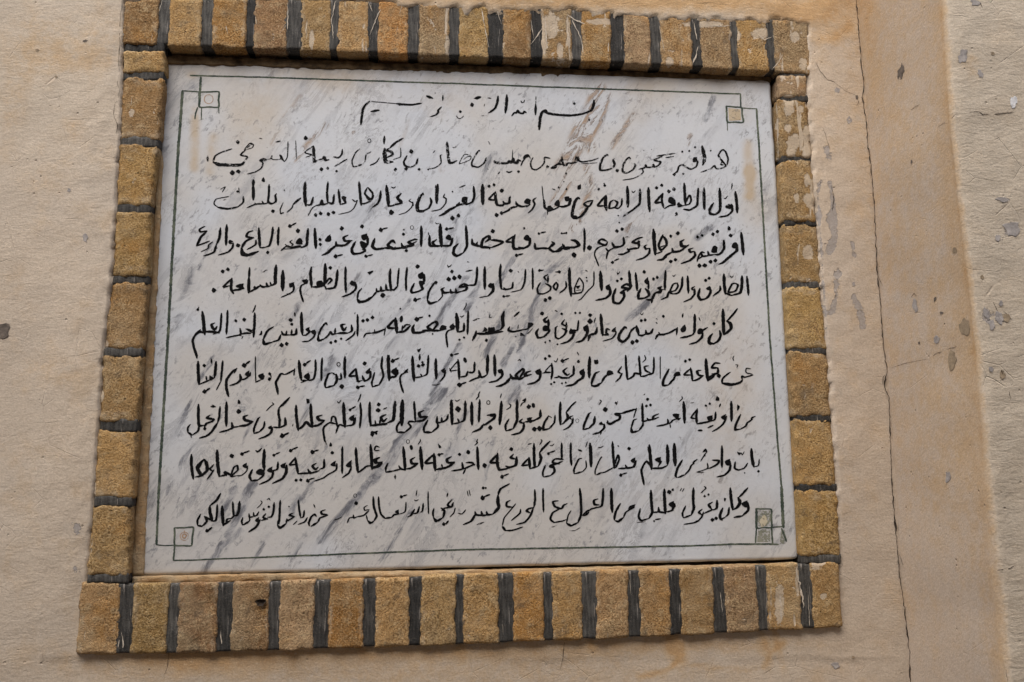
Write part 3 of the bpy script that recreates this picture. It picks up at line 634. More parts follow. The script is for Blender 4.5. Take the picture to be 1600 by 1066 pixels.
st[..., 0] = o
b = 1.0*seg(X, Y, [(935, 140), (922, 180), (905, 205), (893, 240), (878, 262)], 12) + .8*seg(X, Y, [(948, 150), (935, 190), (920, 215), (925, 235)], 8) + .85*seg(X, Y, [(900, 235), (892, 270), (878, 300), (866, 318)], 8) + .6*seg(X, Y, [(917, 262), (922, 290), (915, 320), (905, 345)], 7)
b += .7*seg(X, Y, [(990, 180), (972, 205), (955, 230)], 5) + .65*seg(X, Y, [(1079, 212), (1074, 224)], 5) + .7*seg(X, Y, [(906, 335), (893, 360)], 6) + .55*seg(X, Y, [(992, 338), (980, 360)], 6) + .5*seg(X, Y, [(565, 190), (548, 210)], 5) + .55*seg(X, Y, [(510, 195), (480, 225), (462, 250)], 6) + .4*seg(X, Y, [(470, 150), (440, 190), (425, 225)], 6)
b += .2*blob(X, Y, 395, 165, 26, 18) + .3*seg(X, Y, [(550, 125), (535, 145)], 4) + .35*blob(X, Y, 690, 265, 9, 9) + .4*blob(X, Y, 458, 270, 5, 4) + .3*seg(X, Y, [(780, 150), (740, 230)], 7) + .3*seg(X, Y, [(640, 190), (620, 240)], 7) + .4*seg(X, Y, [(1150, 128), (1143, 170)], 3)
st[..., 1] = b
VEINS = [([(770, 240), (750, 290), (735, 330), (712, 385)], 7, .6), ([(720, 330), (690, 400), (668, 450)], 5, .5), ([(834, 475), (822, 515), (810, 551)], 5, .8), ([(790, 487), (775, 520), (760, 555)], 8, .8), ([(700, 475), (684, 509)], 6, .9), ([(804, 500), (798, 515)], 9, .6), ([(802, 540), (786, 570)], 5, 1), ([(830, 540), (810, 580)], 7, .7), ([(808, 596), (803, 620)], 10, .9),
 ([(718, 540), (686, 590), (674, 618)], 6, .9), ([(756, 596), (734, 618)], 4, .8), ([(692, 610), (668, 636), (646, 676), (620, 692)], 7, 1), ([(804, 610), (796, 624)], 8, .8), ([(626, 691), (610, 719), (584, 751)], 8, .9), ([(772, 685), (764, 720), (756, 755)], 4, .7), ([(396, 756), (386, 772), (374, 800), (356, 838)], 7, 1), ([(366, 764), (344, 800)], 7, .8), ([(488, 756), (460, 790), (440, 836)], 6, .7), ([(576, 756), (556, 778), (520, 820), (500, 845)], 6, .9),
 ([(377, 828), (360, 845), (346, 850), (337, 868), (316, 896)], 5, 1), ([(802, 405), (790, 425), (778, 445)], 4, .9), ([(886, 405), (858, 425), (842, 455), (830, 483)], 6, .7), ([(748, 445), (738, 465), (730, 483)], 6, .8), ([(728, 435), (710, 460), (694, 483)], 6, .7), ([(1012, 474), (996, 486), (982, 497)], 6, 1), ([(1044, 416), (1028, 445), (1008, 476)], 5, .7), ([(920, 500), (900, 530), (880, 560)], 4, .4), ([(1114, 152), (1108, 172), (1102, 188)], 4, 1), ([(1120, 345), (1108, 356), (1090, 372)], 5, .8), ([(1200, 330), (1170, 345)], 4, .5),
 ([(330, 380), (310, 420)], 4, .7), ([(300, 420), (285, 470), (270, 520)], 8, .45), ([(560, 430), (530, 470), (500, 520)], 6, .5), ([(470, 470), (440, 530), (420, 570)], 6, .5), ([(640, 470), (600, 540), (575, 590)], 6, .5), ([(520, 560), (490, 620), (460, 680)], 7, .55), ([(430, 600), (400, 650), (380, 690)], 6, .5), ([(330, 560), (300, 620), (280, 680)], 6, .6), ([(300, 690), (280, 730), (262, 770)], 6, .6), ([(560, 640), (530, 690), (505, 740)], 6, .5), ([(730, 640), (700, 700), (680, 750)], 5, .5), ([(900, 620), (870, 680), (850, 730)], 4, .4), ([(640, 800), (620, 840), (600, 870)], 6, .6), ([(760, 800), (740, 850)], 5, .5), ([(960, 700), (940, 760)], 4, .35), ([(1230, 620), (1215, 660)], 5, .5), ([(500, 290), (480, 330), (455, 375)], 5, .4), ([(600, 290), (575, 340), (555, 390)], 5, .45), ([(650, 230), (630, 270)], 5, .45), ([(860, 200), (835, 250), (815, 290)], 5, .4), ([(250, 560), (240, 640)], 7, .4), ([(245, 720), (232, 800)], 8, .45), ([(560, 150), (535, 190)], 4, .4), ([(430, 250), (410, 290)], 4, .35), ([(410, 850), (395, 885)], 6, .6), ([(470, 850), (450, 890)], 5, .5)]
v = np.zeros(X.shape)
for pts_, wd, a in VEINS: v = np.maximum(v, a*seg(X, Y, pts_, wd*1.2))
st[..., 2] = np.clip(v, 0, 1)
r_, c_ = P.shape[:2]; idx = np.arange(r_*c_).reshape(r_, c_)
rim = np.concatenate([idx[0, :], idx[1:, -1], idx[-1, -2::-1], idx[-2:0:-1, 0]])
V = P.reshape(-1, 3); back = V[rim] + SN*.030
f = np.stack([idx[:-1, :-1], idx[:-1, 1:], idx[1:, 1:], idx[1:, :-1]], -1).reshape(-1, 4).tolist(); n0 = len(V); m_ = len(rim)
f += [(int(rim[k]), n0+k, n0+(k+1) % m_, int(rim[(k+1) % m_])) for k in range(m_)] + [tuple(n0+k for k in range(m_))]
sm = mesh('marble_slab', np.concatenate([V, back])-SO, f); colour(sm, 'stain', np.concatenate([st.reshape(-1, 3), st.reshape(-1, 3)[rim]]))
bm = bmesh.new(); bm.from_mesh(sm); bmesh.ops.recalc_face_normals(bm, faces=bm.faces); bm.to_mesh(sm); bm.free()
slab = obj('marble_slab', sm, MARBLE, plaque)

# ---- brushwork on the slab
def spline(pts, per=5):
    if len(pts) < 3: return [tuple(np.array(pts[0])*(1-k/per)+np.array(pts[1])*k/per) for k in range(per+1)] if len(pts) == 2 else pts
    p = [np.array(q, float) for q in pts]; p = [2*p[0]-p[1]] + p + [2*p[-1]-p[-2]]; out = []
    for i in range(1, len(p)-2):
        n = max(2, min(9, int(np.linalg.norm(p[i+1]-p[i])/1.2)))
        for k in range(n):
            t = k/n; a, b, c, d = p[i-1:i+3]
            out.append(.5*((2*b)+(-a+c)*t+(2*a-5*b+4*c-d)*t*t+(-a+3*b-3*c+d)*t**3)*.62 + .38*(b*(1-t)+c*t))
    out.append(p[-2]); return out
class Brush:
    def __init__(self): self.v, self.f, self.k = [], [], 0
    def lift(self): self.k += 1; return .00035 + .0000015*self.k
    def stroke(self, pts, wd, taper=.5, rough=.14):
        z = self.lift(); p = [np.array(q) for q in spline(pts)]; n = len(p)
        if n < 2: return
        b0 = len(self.v); L = np.concatenate([[0], np.cumsum([np.linalg.norm(p[i+1]-p[i]) for i in range(n-1)])]); T = L[-1]
        for i in range(n):
            t = p[min(i+1, n-1)]-p[max(i-1, 0)]; t = t/(np.linalg.norm(t)+1e-9); s_ = np.array([-t[1], t[0]])
            e = min(1, taper + (1-taper)*min(L[i], T-L[i])/max(wd*1.3, .01))
            nib = .70 + .50*abs(t[0]*.34+t[1]*.94)
            ww = wd*e*nib
            wl = ww/2*(1+rough*2*noise.noise(Vector((p[i][0]*.45, p[i][1]*.45, 3.3)))); wr = ww/2*(1+rough*2*noise.noise(Vector((p[i][0]*.45, p[i][1]*.45, 8.8))))
            a, c = p[i]-s_*wl, p[i]+s_*wr
            self.v += [on_slab(*a, z), on_slab(*c, z)]
            if i: k = b0+2*i; self.f.append((k-2, k-1, k+1, k))
        # rounded ends
        for i, j, d in ((0, 1, -1), (n-1, n-2, 1)):
            t = p[i]-p[j]; t = t/(np.linalg.norm(t)+1e-9); k = b0+2*i; m = len(self.v)
            self.v.append(on_slab(*(p[i]+t*wd*taper*.45), z)); self.f.append((k, k+1, m))
    def bowls(self, pts):                                    # the pen fills the small closed heads of letters
        for i in range(len(pts)-2):
            for n in (3, 4, 5):
                w_ = pts[i:i+n]
                if len(w_) < n: continue
                L = sum(math.dist(p, q) for p, q in zip(w_[:-1], w_[1:])); c_ = math.dist(w_[0], w_[-1])
                if w_[-1][0]-w_[0][0] > 1.5 and w_[-1][1]-w_[0][1] > 3.5: continue          # an open ain stays open
                if L+c_ < 29 and c_/L < ((.40 if i else .50) if n > 3 else (.36 if i else .60)):
                    z = self.lift(); m = len(self.v); self.v += [on_slab(*p, z) for p in w_]; cx_, cy_ = np.mean(w_, 0); self.v.append(on_slab(cx_, cy_, z))
                    self.f += [(m+k, m+(k+1) % n, m+n) for k in range(n)]; break
    def corners(self, pts, wd):
        for a, c, e in zip(pts[:-2], pts[1:-1], pts[2:]):
            u1, u2 = np.subtract(c, a), np.subtract(e, c); l1, l2 = np.hypot(*u1), np.hypot(*u2)
            if l1 > 0 and l2 > 0 and np.dot(u1, u2)/(l1*l2) < .55: self.dot(c[0]+.18*(e[0]+a[0]-2*c[0])*.3, c[1]+.18*(e[1]+a[1]-2*c[1])*.3, wd*.92)
    def dot(self, x, y, d):
        z = self.lift(); n = 12; b0 = len(self.v)
        for k in range(n):
            a = 2*math.pi*k/n; r = d/2*(1+.12*math.cos(4*a+.6)+.25*noise.noise(Vector((x*.7+math.cos(a), y*.7+math.sin(a), 2))))
            self.v.append(on_slab(x+r*math.cos(a), y+r*math.sin(a), z))
        self.f.append(tuple(b0+k for k in range(n)))
    def build(self, name, mat, label=None):
        o = obj(name, mesh(name, [p-SO for p in self.v], self.f), mat, plaque, False)
        if label: o['label'] = label
        return o
# ---- lettering: hand-written strokes; each row = (line, x0, y0, scale, strokes)
# stroke "w x,y x,y ..." ; dots "*w x,y x,y ..." ; "o" = small ring ; "~" = fainter pen
TEXT = [
(0,560,135,4,"""9 1472,85 1470,118 1455,150 1400,172 1330,182 1250,178 1185,168 1165,150 1148,162 1138,190 1132,230 1130,272/*15 1168,158/*9 1443,210/*12 1350,108
8 1108,112 1107,178/~3 1110,62 1108,112/7 1050,165 1035,157 1030,170 1005,165 995,150 990,165 975,165 958,185/5 1015,90 1022,102 1035,98 1038,85/9 928,52 926,100 918,168
8 873,60 868,100 855,135 828,158 812,166/6 808,72 830,75/*18 710,115/5 722,78 745,64 766,67 740,82/~3 790,110 785,125/~3 610,180 622,198 640,200 658,185/*12 637,158/~3 770,185 800,182
6 528,55 527,90/7 520,128 498,150 500,160 485,178 450,190/10 425,60 445,68 465,74/*5 480,42/8 395,105 330,115 270,112 235,108/*13 258,112/~2 235,108 150,100 80,95
8 72,92 45,115 28,145 20,200 15,240/11 78,158 100,154 118,150 130,150"""),
(1,840,210,5,"""8 1480,240 1488,190 1465,130 1440,122 1412,165 1440,205 1470,245 1440,264 1400,268 1380,245 1360,264 1330,277 1275,296/6 1447,205 1430,235 1462,240/*10 1352,128/14 1285,90 1297,150 1305,190 1290,240/8 1245,180 1222,185 1218,212 1250,210 1240,250 1200,272 1160,255 1130,235 1105,250 1090,290 1055,315/*12 1130,135 1185,130 1230,100/*12 1138,308/*16 1068,313
8 1075,148 1020,156 930,170/6 1065,172 1000,182/9 975,172 910,200 960,215 945,242 912,255 905,235 890,256 850,256 845,238 832,262 790,272/6 815,262 825,295 790,325 745,345 665,358/9 755,225 765,240 745,275 700,300 665,290 668,240 695,195 715,180 727,192/*6 830,128 890,118/*20 622,282/10 600,190 590,200 602,235 580,265 530,280 490,278 490,235 510,185 540,158 555,168
8 475,185 420,205 350,215 310,200 297,180 320,178 320,210/4 465,222 340,230/9 310,215 270,225 235,225 225,242 200,237 190,175/9 200,235 150,235 140,260 100,266/*12 222,305/*8 205,370/3 300,165 290,215"""),
(1,560,205,5,"""7 1498,212 1455,205 1452,245 1430,275 1390,302 1355,292 1345,250 1365,205/*18 1478,278/4 1355,285 1375,305 1400,295/11 1590,215 1570,250 1545,265 1500,290
5 1345,215 1325,183 1300,190 1290,215 1340,192/7 1310,205 1285,235 1270,270/12 1270,235 1247,225 1240,250 1215,240 1210,213 1200,245 1175,235 1165,250 1110,250 1065,242 1060,230/4 1205,145 1202,240/*16 1250,315/8 1155,315 1180,322 1205,310/8 1090,335 1105,318/~5 1010,295 1015,300
8 1000,205 985,245 940,280 890,272 885,245 915,185 940,150/*10 945,152/4 875,190 830,180 800,225 790,255 870,225 880,197 850,200 820,222/12 770,230 740,245 712,245 702,200 697,150 692,85/4 735,125 748,130 764,120/4 1015,80 1028,105
6 655,185 640,190 645,250 600,285 545,297/~4 600,150 582,170/*10 545,300/9 465,210 450,260 410,280 367,272 355,240 380,190/*24 412,158/*20 372,295/*16 475,298
10 203,38 200,100/17 205,135 205,200 215,238 270,240/12 350,55 290,90 245,132/12 240,135 215,150 255,160 265,185 215,210/5 330,130 330,198 300,212 270,222/*20 290,300/4 165,205 140,240 90,266/5 150,235 115,262/o5 85,75"""),
(1,290,205,5,"""6 1450,160 1410,185 1400,240 1360,270 1310,277 1300,230 1330,165 1362,138/4 1515,210 1490,240 1440,270/5 1500,237 1460,265/8 1325,275 1375,258
8 1225,140 1220,180 1195,207 1155,200/8 1262,218 1215,245 1165,275/12 1120,222 1095,227 1080,200 1070,217/13 1030,227 1007,240 1002,180 998,115/6 998,115 930,165 985,185 935,205/*22 1060,298/*16 1110,290/*14 1180,312/*24 938,55/12 1070,217 1035,225
~3 860,70 865,215/5 800,80 795,200 770,240/4 770,240 750,195 735,185 742,218 680,222 675,190 660,217 620,222/11 705,85 740,78/4 575,55 600,60/~4 630,125 640,130/7 640,222 600,215 580,230 605,248 590,290 540,320 480,335
5 525,98 500,95 460,145 520,130 530,105 500,100/6 480,130 505,110/8 470,145 430,185 482,200 460,235/16 465,235 430,263 340,265 260,260 215,242/8 215,245 230,195 280,165 362,138/*20 408,85/*28 365,325/*24 412,315/12 172,195 172,235"""),
(2,860,280,5,"""5 1420,30 1415,80/*9 1420,50/11 1445,95 1455,180 1460,265/10 1395,195 1375,215 1405,225 1415,200 1420,250 1380,285 1315,297/6 1355,150 1368,152 1385,130/11 1322,70 1325,150 1325,240 1290,275 1250,270 1245,235 1275,185
8 1200,65 1205,150 1205,240/4 1190,90 1195,235/10 1155,70 1150,150 1145,205 1090,240 1040,235/11 1045,30 1050,120 1055,200/8 1055,190 1085,125 1100,160 1085,195 1040,205/8 1040,208 1000,215 1005,185 990,200/9 965,195 930,175 935,145 965,165 970,200 930,207 890,230/9 885,225 870,160 880,110/11 880,110 820,182 880,178/*18 830,68 870,48/*20 925,95 965,78/*15 985,268/8 975,285 995,275
12 765,65 768,150 775,255/10 700,75 700,150 695,195 650,235 570,290/6 635,92 648,105 665,90/12 600,55 605,130 605,220/8 560,150 555,200 530,228 500,225/9 500,165 525,185 505,218 460,228 468,180 495,162/13 440,245 430,200 435,125/10 435,125 370,205 425,208/*15 378,78 425,50/*9 530,285 420,35
9 335,165 290,175 260,195 300,215 332,170/12 300,210 270,255 240,290 205,305 170,292 175,240 190,180 215,145 230,155/13 175,285 215,300/5 215,50 215,78 235,75 235,40"""),
(2,580,270,5,"""12 1545,188 1520,195 1530,215 1555,205 1545,250 1500,265 1470,262/8 1455,215 1438,245 1465,258 1462,212/8 1475,262 1430,285 1380,300 1385,265 1402,258/5 1380,300 1375,328/9 1382,290 1355,270 1350,210/5 1335,105 1340,160 1350,260/*12 1465,115 1525,128/~6 1415,125 1440,135/8 1290,195 1265,215 1278,245 1255,290 1225,315/7 1248,215 1215,205 1200,232 1240,247 1210,268
10 1220,255 1180,265 1140,250 1130,225/11 1140,265 1100,272 1065,297 1020,318/11 1080,190 1077,237 1040,240 1030,222/11 1040,240 1030,255 985,250 972,200 970,148/9 970,150 920,207 985,213/*18 920,105 960,95/*24 1020,140/*24 980,330/*20 1018,315/5 1085,180 1090,200
15 870,90 870,160 872,250/10 800,105 805,180 790,227 745,247 725,230/9 755,193 720,195 715,225 750,232/11 740,242 700,247 670,257 690,232/14 670,260 610,290 570,320 530,337/~8 690,115 735,98/*10 635,148/*26 635,355/*22 682,335/7 575,165 565,190 585,203 580,240 540,285 470,300/~3 505,95 500,120/13 520,90 512,160 512,240/9 460,195 470,230 450,275 410,297/13 430,285 405,300 365,295 360,250 380,190 405,160/~5 405,155 412,180
6 310,205 295,220 325,237 315,270 270,310 215,328/4 325,225 330,260/12 235,162 205,195 235,235 170,252/13 118,98 130,200 135,265/13 135,262 180,255/*28 158,310/6 155,110 175,120 192,108/9 20,175 10,200 15,190"""),
(2,310,265,5,"""10 1425,165 1420,220 1400,265 1360,295/8 1320,140 1300,190 1350,235 1362,190 1325,140/7 1310,215 1335,240 1350,225/9 1350,245 1300,265 1270,267/10 1255,95 1262,180 1272,280
6 1200,232 1225,250 1242,240 1215,300 1180,330 1095,350/9 1155,217 1125,215 1150,260 1105,272/9 1095,155 1100,210 1108,275/10 1060,195 1050,265 1010,257/9 1012,95 1005,180 1010,260/11 1010,265 970,272 965,240 955,272 925,280/6 930,275 890,300 857,360/10 897,215 880,272 845,277/13 835,98 830,180 838,285/*21 917,355 955,343/*21 1015,348 1055,335
12 800,222 765,250 740,272/7 740,272 730,300 690,335/13 665,337 640,345/6 640,345 640,310 662,258/*9 672,162/9 610,188 600,205 605,250 570,267 545,250 550,200 552,115/8 545,260 510,267 497,247/8 510,267 450,270 380,298/8 440,262 455,275/*20 582,325/7 508,62 498,85 515,95 508,62/16 430,80 428,130/12 428,120 428,238/8 350,210 350,255 310,290/10 315,290 230,307 150,295/6 160,298 122,270 140,230 240,210/*14 305,172/4 315,140 318,185/5 170,155 210,135 185,177/4 195,240 215,230"""),
(3,860,345,5,"""12 1490,90 1500,180 1508,268/10 1465,193 1440,175 1425,202 1460,215/13 1462,200 1455,235 1420,265 1390,290 1350,325 1315,340/5 1390,42 1388,70 1405,72 1400,46/*22 1408,115/11 1355,150 1355,220 1320,262 1280,265/9 1305,213 1280,200 1265,240 1302,247/9 1280,265 1240,267 1230,237/10 1240,272 1190,277 1180,250/8 1205,250 1180,245 1160,275 1145,320/10 1190,277 1160,297/*20 1270,105 1305,85/*17 1150,128 1185,115/*24 1165,352 1205,350/*22 1252,320 1290,310
11 1115,213 1085,225 1095,245 1125,238/12 1125,240 1130,272 1090,310 1020,335/13 1045,148 1020,165 1025,195 1060,200 1082,188/12 1060,207 1010,237 960,242 950,215/*22 995,98/*18 940,120/13 955,242 910,267 880,300 835,308/*20 940,318 977,305/10 880,108 845,190 865,230 907,190 902,150 878,118/8 850,210 892,193/14 805,65 810,150 820,268/9 825,258 875,240
9 755,188 735,200 745,220 775,215/10 777,213 770,255 730,290 670,308/11 722,128 680,140 640,167 690,180 690,213/11 690,213 650,217 600,227/*18 690,165/11 600,217 615,237 570,260 530,262/5 585,130 598,125 610,128/10 570,128 575,180 545,202 500,202 480,170/*20 520,80 560,65/*10 538,15/*18 485,325/11 500,312 535,297/8 540,207 490,215 450,242 437,297/8 455,242 432,215/10 442,160 400,143 375,170 430,192 447,165/7 430,192 370,210 350,237 345,270 365,320 378,355/7 345,240 390,198/*28 305,212
9 265,60 268,150 262,242/12 160,150 200,160 225,190 190,207 140,207/11 190,207 100,212 70,237 20,240/*28 185,267/9 100,205 95,180/*12 88,98 125,95/~9 20,200 5,190 15,180"""),
(3,570,335,5,"""11 1600,270 1560,268 1555,237/10 1545,247 1500,285 1470,290 1440,262 1480,232 1460,213/11 1440,267 1390,264 1335,267 1328,225/~8 1540,150 1580,145/*14 1360,150/12 1375,145 1412,137
10 1290,188 1265,167 1250,190 1290,205/12 1293,185 1285,240 1240,265 1200,257/12 1240,265 1165,268 1160,200 1175,158/10 1172,165 1105,212 1155,217/~6 1235,100 1252,108 1240,118/*20 1185,320/13 1195,318 1235,308
*24 1000,132/11 985,200 1040,205 1078,217 1040,240 985,260/12 985,260 950,257 910,252 925,195 965,170 975,190 940,218/12 910,252 865,240 840,227 838,192/9 870,240 880,215/*10 975,268
11 790,88 795,170 797,250 770,300/12 770,300 720,325 692,305 700,260 730,230/10 680,203 655,165 640,185 685,200/11 688,185 670,240 630,247 600,242/14 590,75 590,150 600,255/11 597,245 550,247 530,220 562,197/11 505,165 508,240 550,250/4 495,140 503,170/*20 640,115/13 650,115 692,105/5 550,65 565,75 582,68
11 440,90 442,170 440,252/11 410,198 390,195 340,217 380,240 330,257/9 405,212 350,240 290,257/*18 302,155/*10 305,120/o4 368,103/11 330,262 300,260 285,225/12 300,260 220,267 180,240 215,205 238,225/12 220,265 150,262/12 165,262 90,272 60,250 78,188/10 240,255 215,275/*24 125,122/13 140,115 175,105/*18 325,283"""),
(3,290,335,5,"""10 1418,153 1380,170 1395,197 1420,180/10 1422,170 1420,232 1380,277/11 1417,235 1370,217 1390,265 1400,287 1360,305 1310,307 1298,270 1328,213/13 1300,300 1330,312/*22 1378,95/*20 1410,328/11 1420,325 1460,315
10 1270,162 1235,180 1245,207 1302,205/12 1292,210 1240,242 1180,242 1175,213/13 1182,240 1140,270 1110,300 1065,320/*24 1220,110/*24 1172,328/13 1185,325 1225,315/10 1130,160 1098,200 1125,207 1132,172/*18 1050,197 1052,235
12 1010,108 1012,180 1018,268/11 957,110 950,180 945,240 900,262/11 910,213 890,193 870,222 912,230/8 902,247 830,260 790,247 745,285/7 835,200 815,215 840,237 820,250/8 790,245 778,235/*25 878,128/*22 815,92/14 830,85 862,68/4 745,272 830,268 925,250/4 790,262 900,240
10 728,100 722,170 722,242/10 682,98 675,170 655,242 620,257/9 625,257 582,262/11 572,105 575,180 582,262/*20 642,298/9 550,200 545,237 480,275/10 527,128 490,140 475,172 532,185/12 532,180 470,210 435,265/17 437,265 445,307 490,317 568,290/*24 410,242
8 370,213 345,205 345,225 372,225/9 372,222 365,260 330,295 255,318/11 322,80 318,160 315,242/11 272,105 265,180 240,237/10 240,237 225,290 190,310 140,325/6 225,275 250,262/7 212,215 180,237 175,265 120,293/9 152,93 110,115 115,137 168,128/11 168,130 120,177 85,247/9 85,247 145,225 188,208"""),
(4,870,410,5,"""10 1485,108 1492,180 1498,258/12 1447,105 1445,190 1430,240 1370,257/9 1402,163 1370,170 1340,232 1395,225 1415,180 1397,163/11 1370,260 1320,242/12 1305,90 1308,170 1318,250/5 1352,105 1365,117 1382,105/10 1275,183 1275,220 1220,263/10 1197,188 1175,205 1195,215/11 1198,195 1200,240 1170,280 1125,292 1105,260 1118,203/*18 1162,140 1190,125
9 1078,188 1055,205 1075,222/10 1077,205 1075,250 1045,285 990,310/10 1022,105 1025,170 1028,242/10 982,113 975,190 950,237 910,247/8 947,160 910,170 885,227 925,220 947,185 937,160/10 910,247 870,232/5 903,100 915,110 927,95/10 877,225 860,270 815,290/10 850,62 845,150 845,217/9 822,188 790,200 815,215 810,235 770,237/10 835,210 770,240 745,270/12 770,240 740,290 700,292/11 745,268 740,318/*18 755,130 785,118
8 712,118 690,150 715,170 718,145/9 718,160 715,210/11 690,205 715,232 720,260 680,280 640,282 638,245 658,203/*20 683,75/10 615,80 622,150 628,222/11 565,65 570,140 575,190 550,227/11 590,185 540,170 510,195 572,205/10 572,203 530,217 500,237 525,245/11 520,215 525,270 490,320 445,312 440,265 462,203/*17 472,145 505,130/4 470,78 475,95 485,85 493,70
10 412,173 390,190 400,212 417,190/12 417,195 415,250 380,280 305,297/14 340,68 345,140 350,220/7 290,70 290,140 285,180 240,225 190,285 165,298/*10 232,120 235,145/4 222,62 242,70/7 175,118 140,200 145,240 200,227 207,165 178,120/5 150,185 165,205 182,180/5 150,220 190,215/8 197,237 115,247/12 98,42 100,150 112,265/8 70,148 75,190 55,215 20,242/*18 20,75"""),
(4,590,405,5,"""8 1395,178 1373,215 1395,242 1407,205 1397,180/~8 1388,100 1425,100/8 1332,118 1300,140 1320,167/8 1332,130 1330,185/8 1310,190 1352,215 1345,245 1300,270 1255,267 1248,230 1272,183/*17 1265,88/11 1260,90 1295,85/*22 1310,320 1345,305
8 1210,70 1212,140 1212,237/8 1155,78 1150,170 1130,232/7 1145,182 1120,237 1040,258/9 1057,180 1050,225 1000,237 985,222/9 1000,237 968,232/10 962,38 955,120 967,235/*22 1040,90/*16 985,292/10 995,290 1032,285/4 1095,95 1105,105
10 885,188 870,207 895,220 905,190/12 905,197 900,250 860,290/7 860,288 795,300/11 838,58 835,140 838,237/10 778,60 775,140 760,200 710,203/11 712,207 670,195 640,217 695,215 690,240 650,252/11 655,250 615,262 610,230/11 612,257 575,260 570,235/11 572,257 520,262 500,237 522,222/7 500,247 505,290 470,330/13 465,332 410,345 388,322/9 388,322 400,255 440,190 455,178/*20 455,183/*26 555,157 600,147 640,138/*20 580,97/6 545,45 555,62 580,42/~9 690,95 740,85/~6 700,20 715,25
12 352,103 325,125 340,147 367,120/11 367,125 360,192/10 367,190 330,175 345,217 352,235 310,255 270,262 262,240 287,188/*24 312,58/*24 295,318/14 305,315 335,308/9 230,62 222,150 222,247/8 167,70 160,140 155,210/9 160,207 125,242 105,232/11 100,75 95,150 105,248/*28 40,282"""),
(4,310,405,5,"""10 1500,242 1470,237 1465,195/11 1470,240 1430,247 1425,213/11 1430,247 1395,252 1390,228/10 1395,252 1360,292/14 1365,290 1310,325 1260,335 1240,312/8 1240,315 1250,260 1277,228/6 1320,105 1362,93 1335,122
9 1200,168 1190,190 1215,202 1228,180/10 1225,180 1230,230 1190,270 1120,295/10 1150,60 1148,150 1152,262/11 1087,83 1080,160 1065,222 1000,232/13 990,35 990,120 985,202/9 985,197 1022,150 1042,165 1010,197/10 985,205 1000,237/*20 1030,68/9 962,168 930,180 935,212 975,207 962,172/10 950,217 890,217/11 882,60 875,130 885,222/11 847,158 820,170 845,187 853,165/8 845,187 805,205 795,240 805,290 820,335
8 747,183 715,195 720,217 747,205/8 747,200 740,250 700,275 645,298/6 690,270 720,275/15 660,88 658,170 658,248/13 607,45 600,140 600,187 570,207/10 570,207 560,180/11 568,207 540,212 530,185/11 537,212 500,217 480,200/10 485,205 445,227/*18 440,222/12 480,212 400,257/9 400,65 395,150/13 395,140 392,265/5 500,102 515,97 522,88 540,85/11 352,193 300,210 352,227 275,247/11 300,235 265,245/11 275,270 255,230 262,148/10 262,150 195,217 242,208/*21 190,95 230,80/*26 120,243"""),
(5,870,475,5,"""10 1412,36 1375,85 1330,132/13 1298,40 1300,120 1305,242/13 1325,132 1357,155 1362,190 1340,215 1305,242/11 1272,208 1280,250 1260,290 1215,315/13 1230,312 1188,302 1195,260 1217,233/*19 1228,155
11 1178,183 1150,200 1135,215/11 1150,202 1115,200 1110,227 1142,230/11 1142,227 1130,265 1090,300 1035,315/6 1110,105 1120,132/11 1078,80 1078,150 1075,215 1060,240/12 1072,237 1020,255 965,265/8 1000,163 973,200 985,217 1002,205 1000,165/8 987,75 980,105
8 942,183 935,240/11 940,190 890,220 840,237 790,242 770,275/8 795,220 805,240/*17 832,97/~8 778,115 785,125/~8 775,145 785,152/12 752,193 735,227 700,232 695,205/12 702,232 665,247 635,242/12 640,242 622,170/10 625,175 590,200 570,227/12 572,222 560,260 520,295 485,277 490,235 530,180 545,190/*18 660,130 690,125/4 650,72 665,85 678,68/*24 590,300/*22 625,290
8 460,183 435,210 462,217/8 462,212 460,235 430,270 360,290/9 415,203 390,195 385,227 400,240 355,242/12 342,78 350,160 358,248/11 315,183 305,227 270,232/12 315,190 300,232 260,242 245,287/*22 260,88/*30 260,135/7 290,148 303,108
10 240,163 215,185 225,207 242,180/12 242,175 235,235 200,285 150,300/8 170,128 160,205 130,202/10 110,193 105,227 142,222 140,205/11 140,215 120,265 85,295 30,312/*14 145,70 180,70/~8 60,123 40,155 72,172/~8 75,145 75,200/~9 40,190 70,205 60,240 20,270/*16 38,78"""),
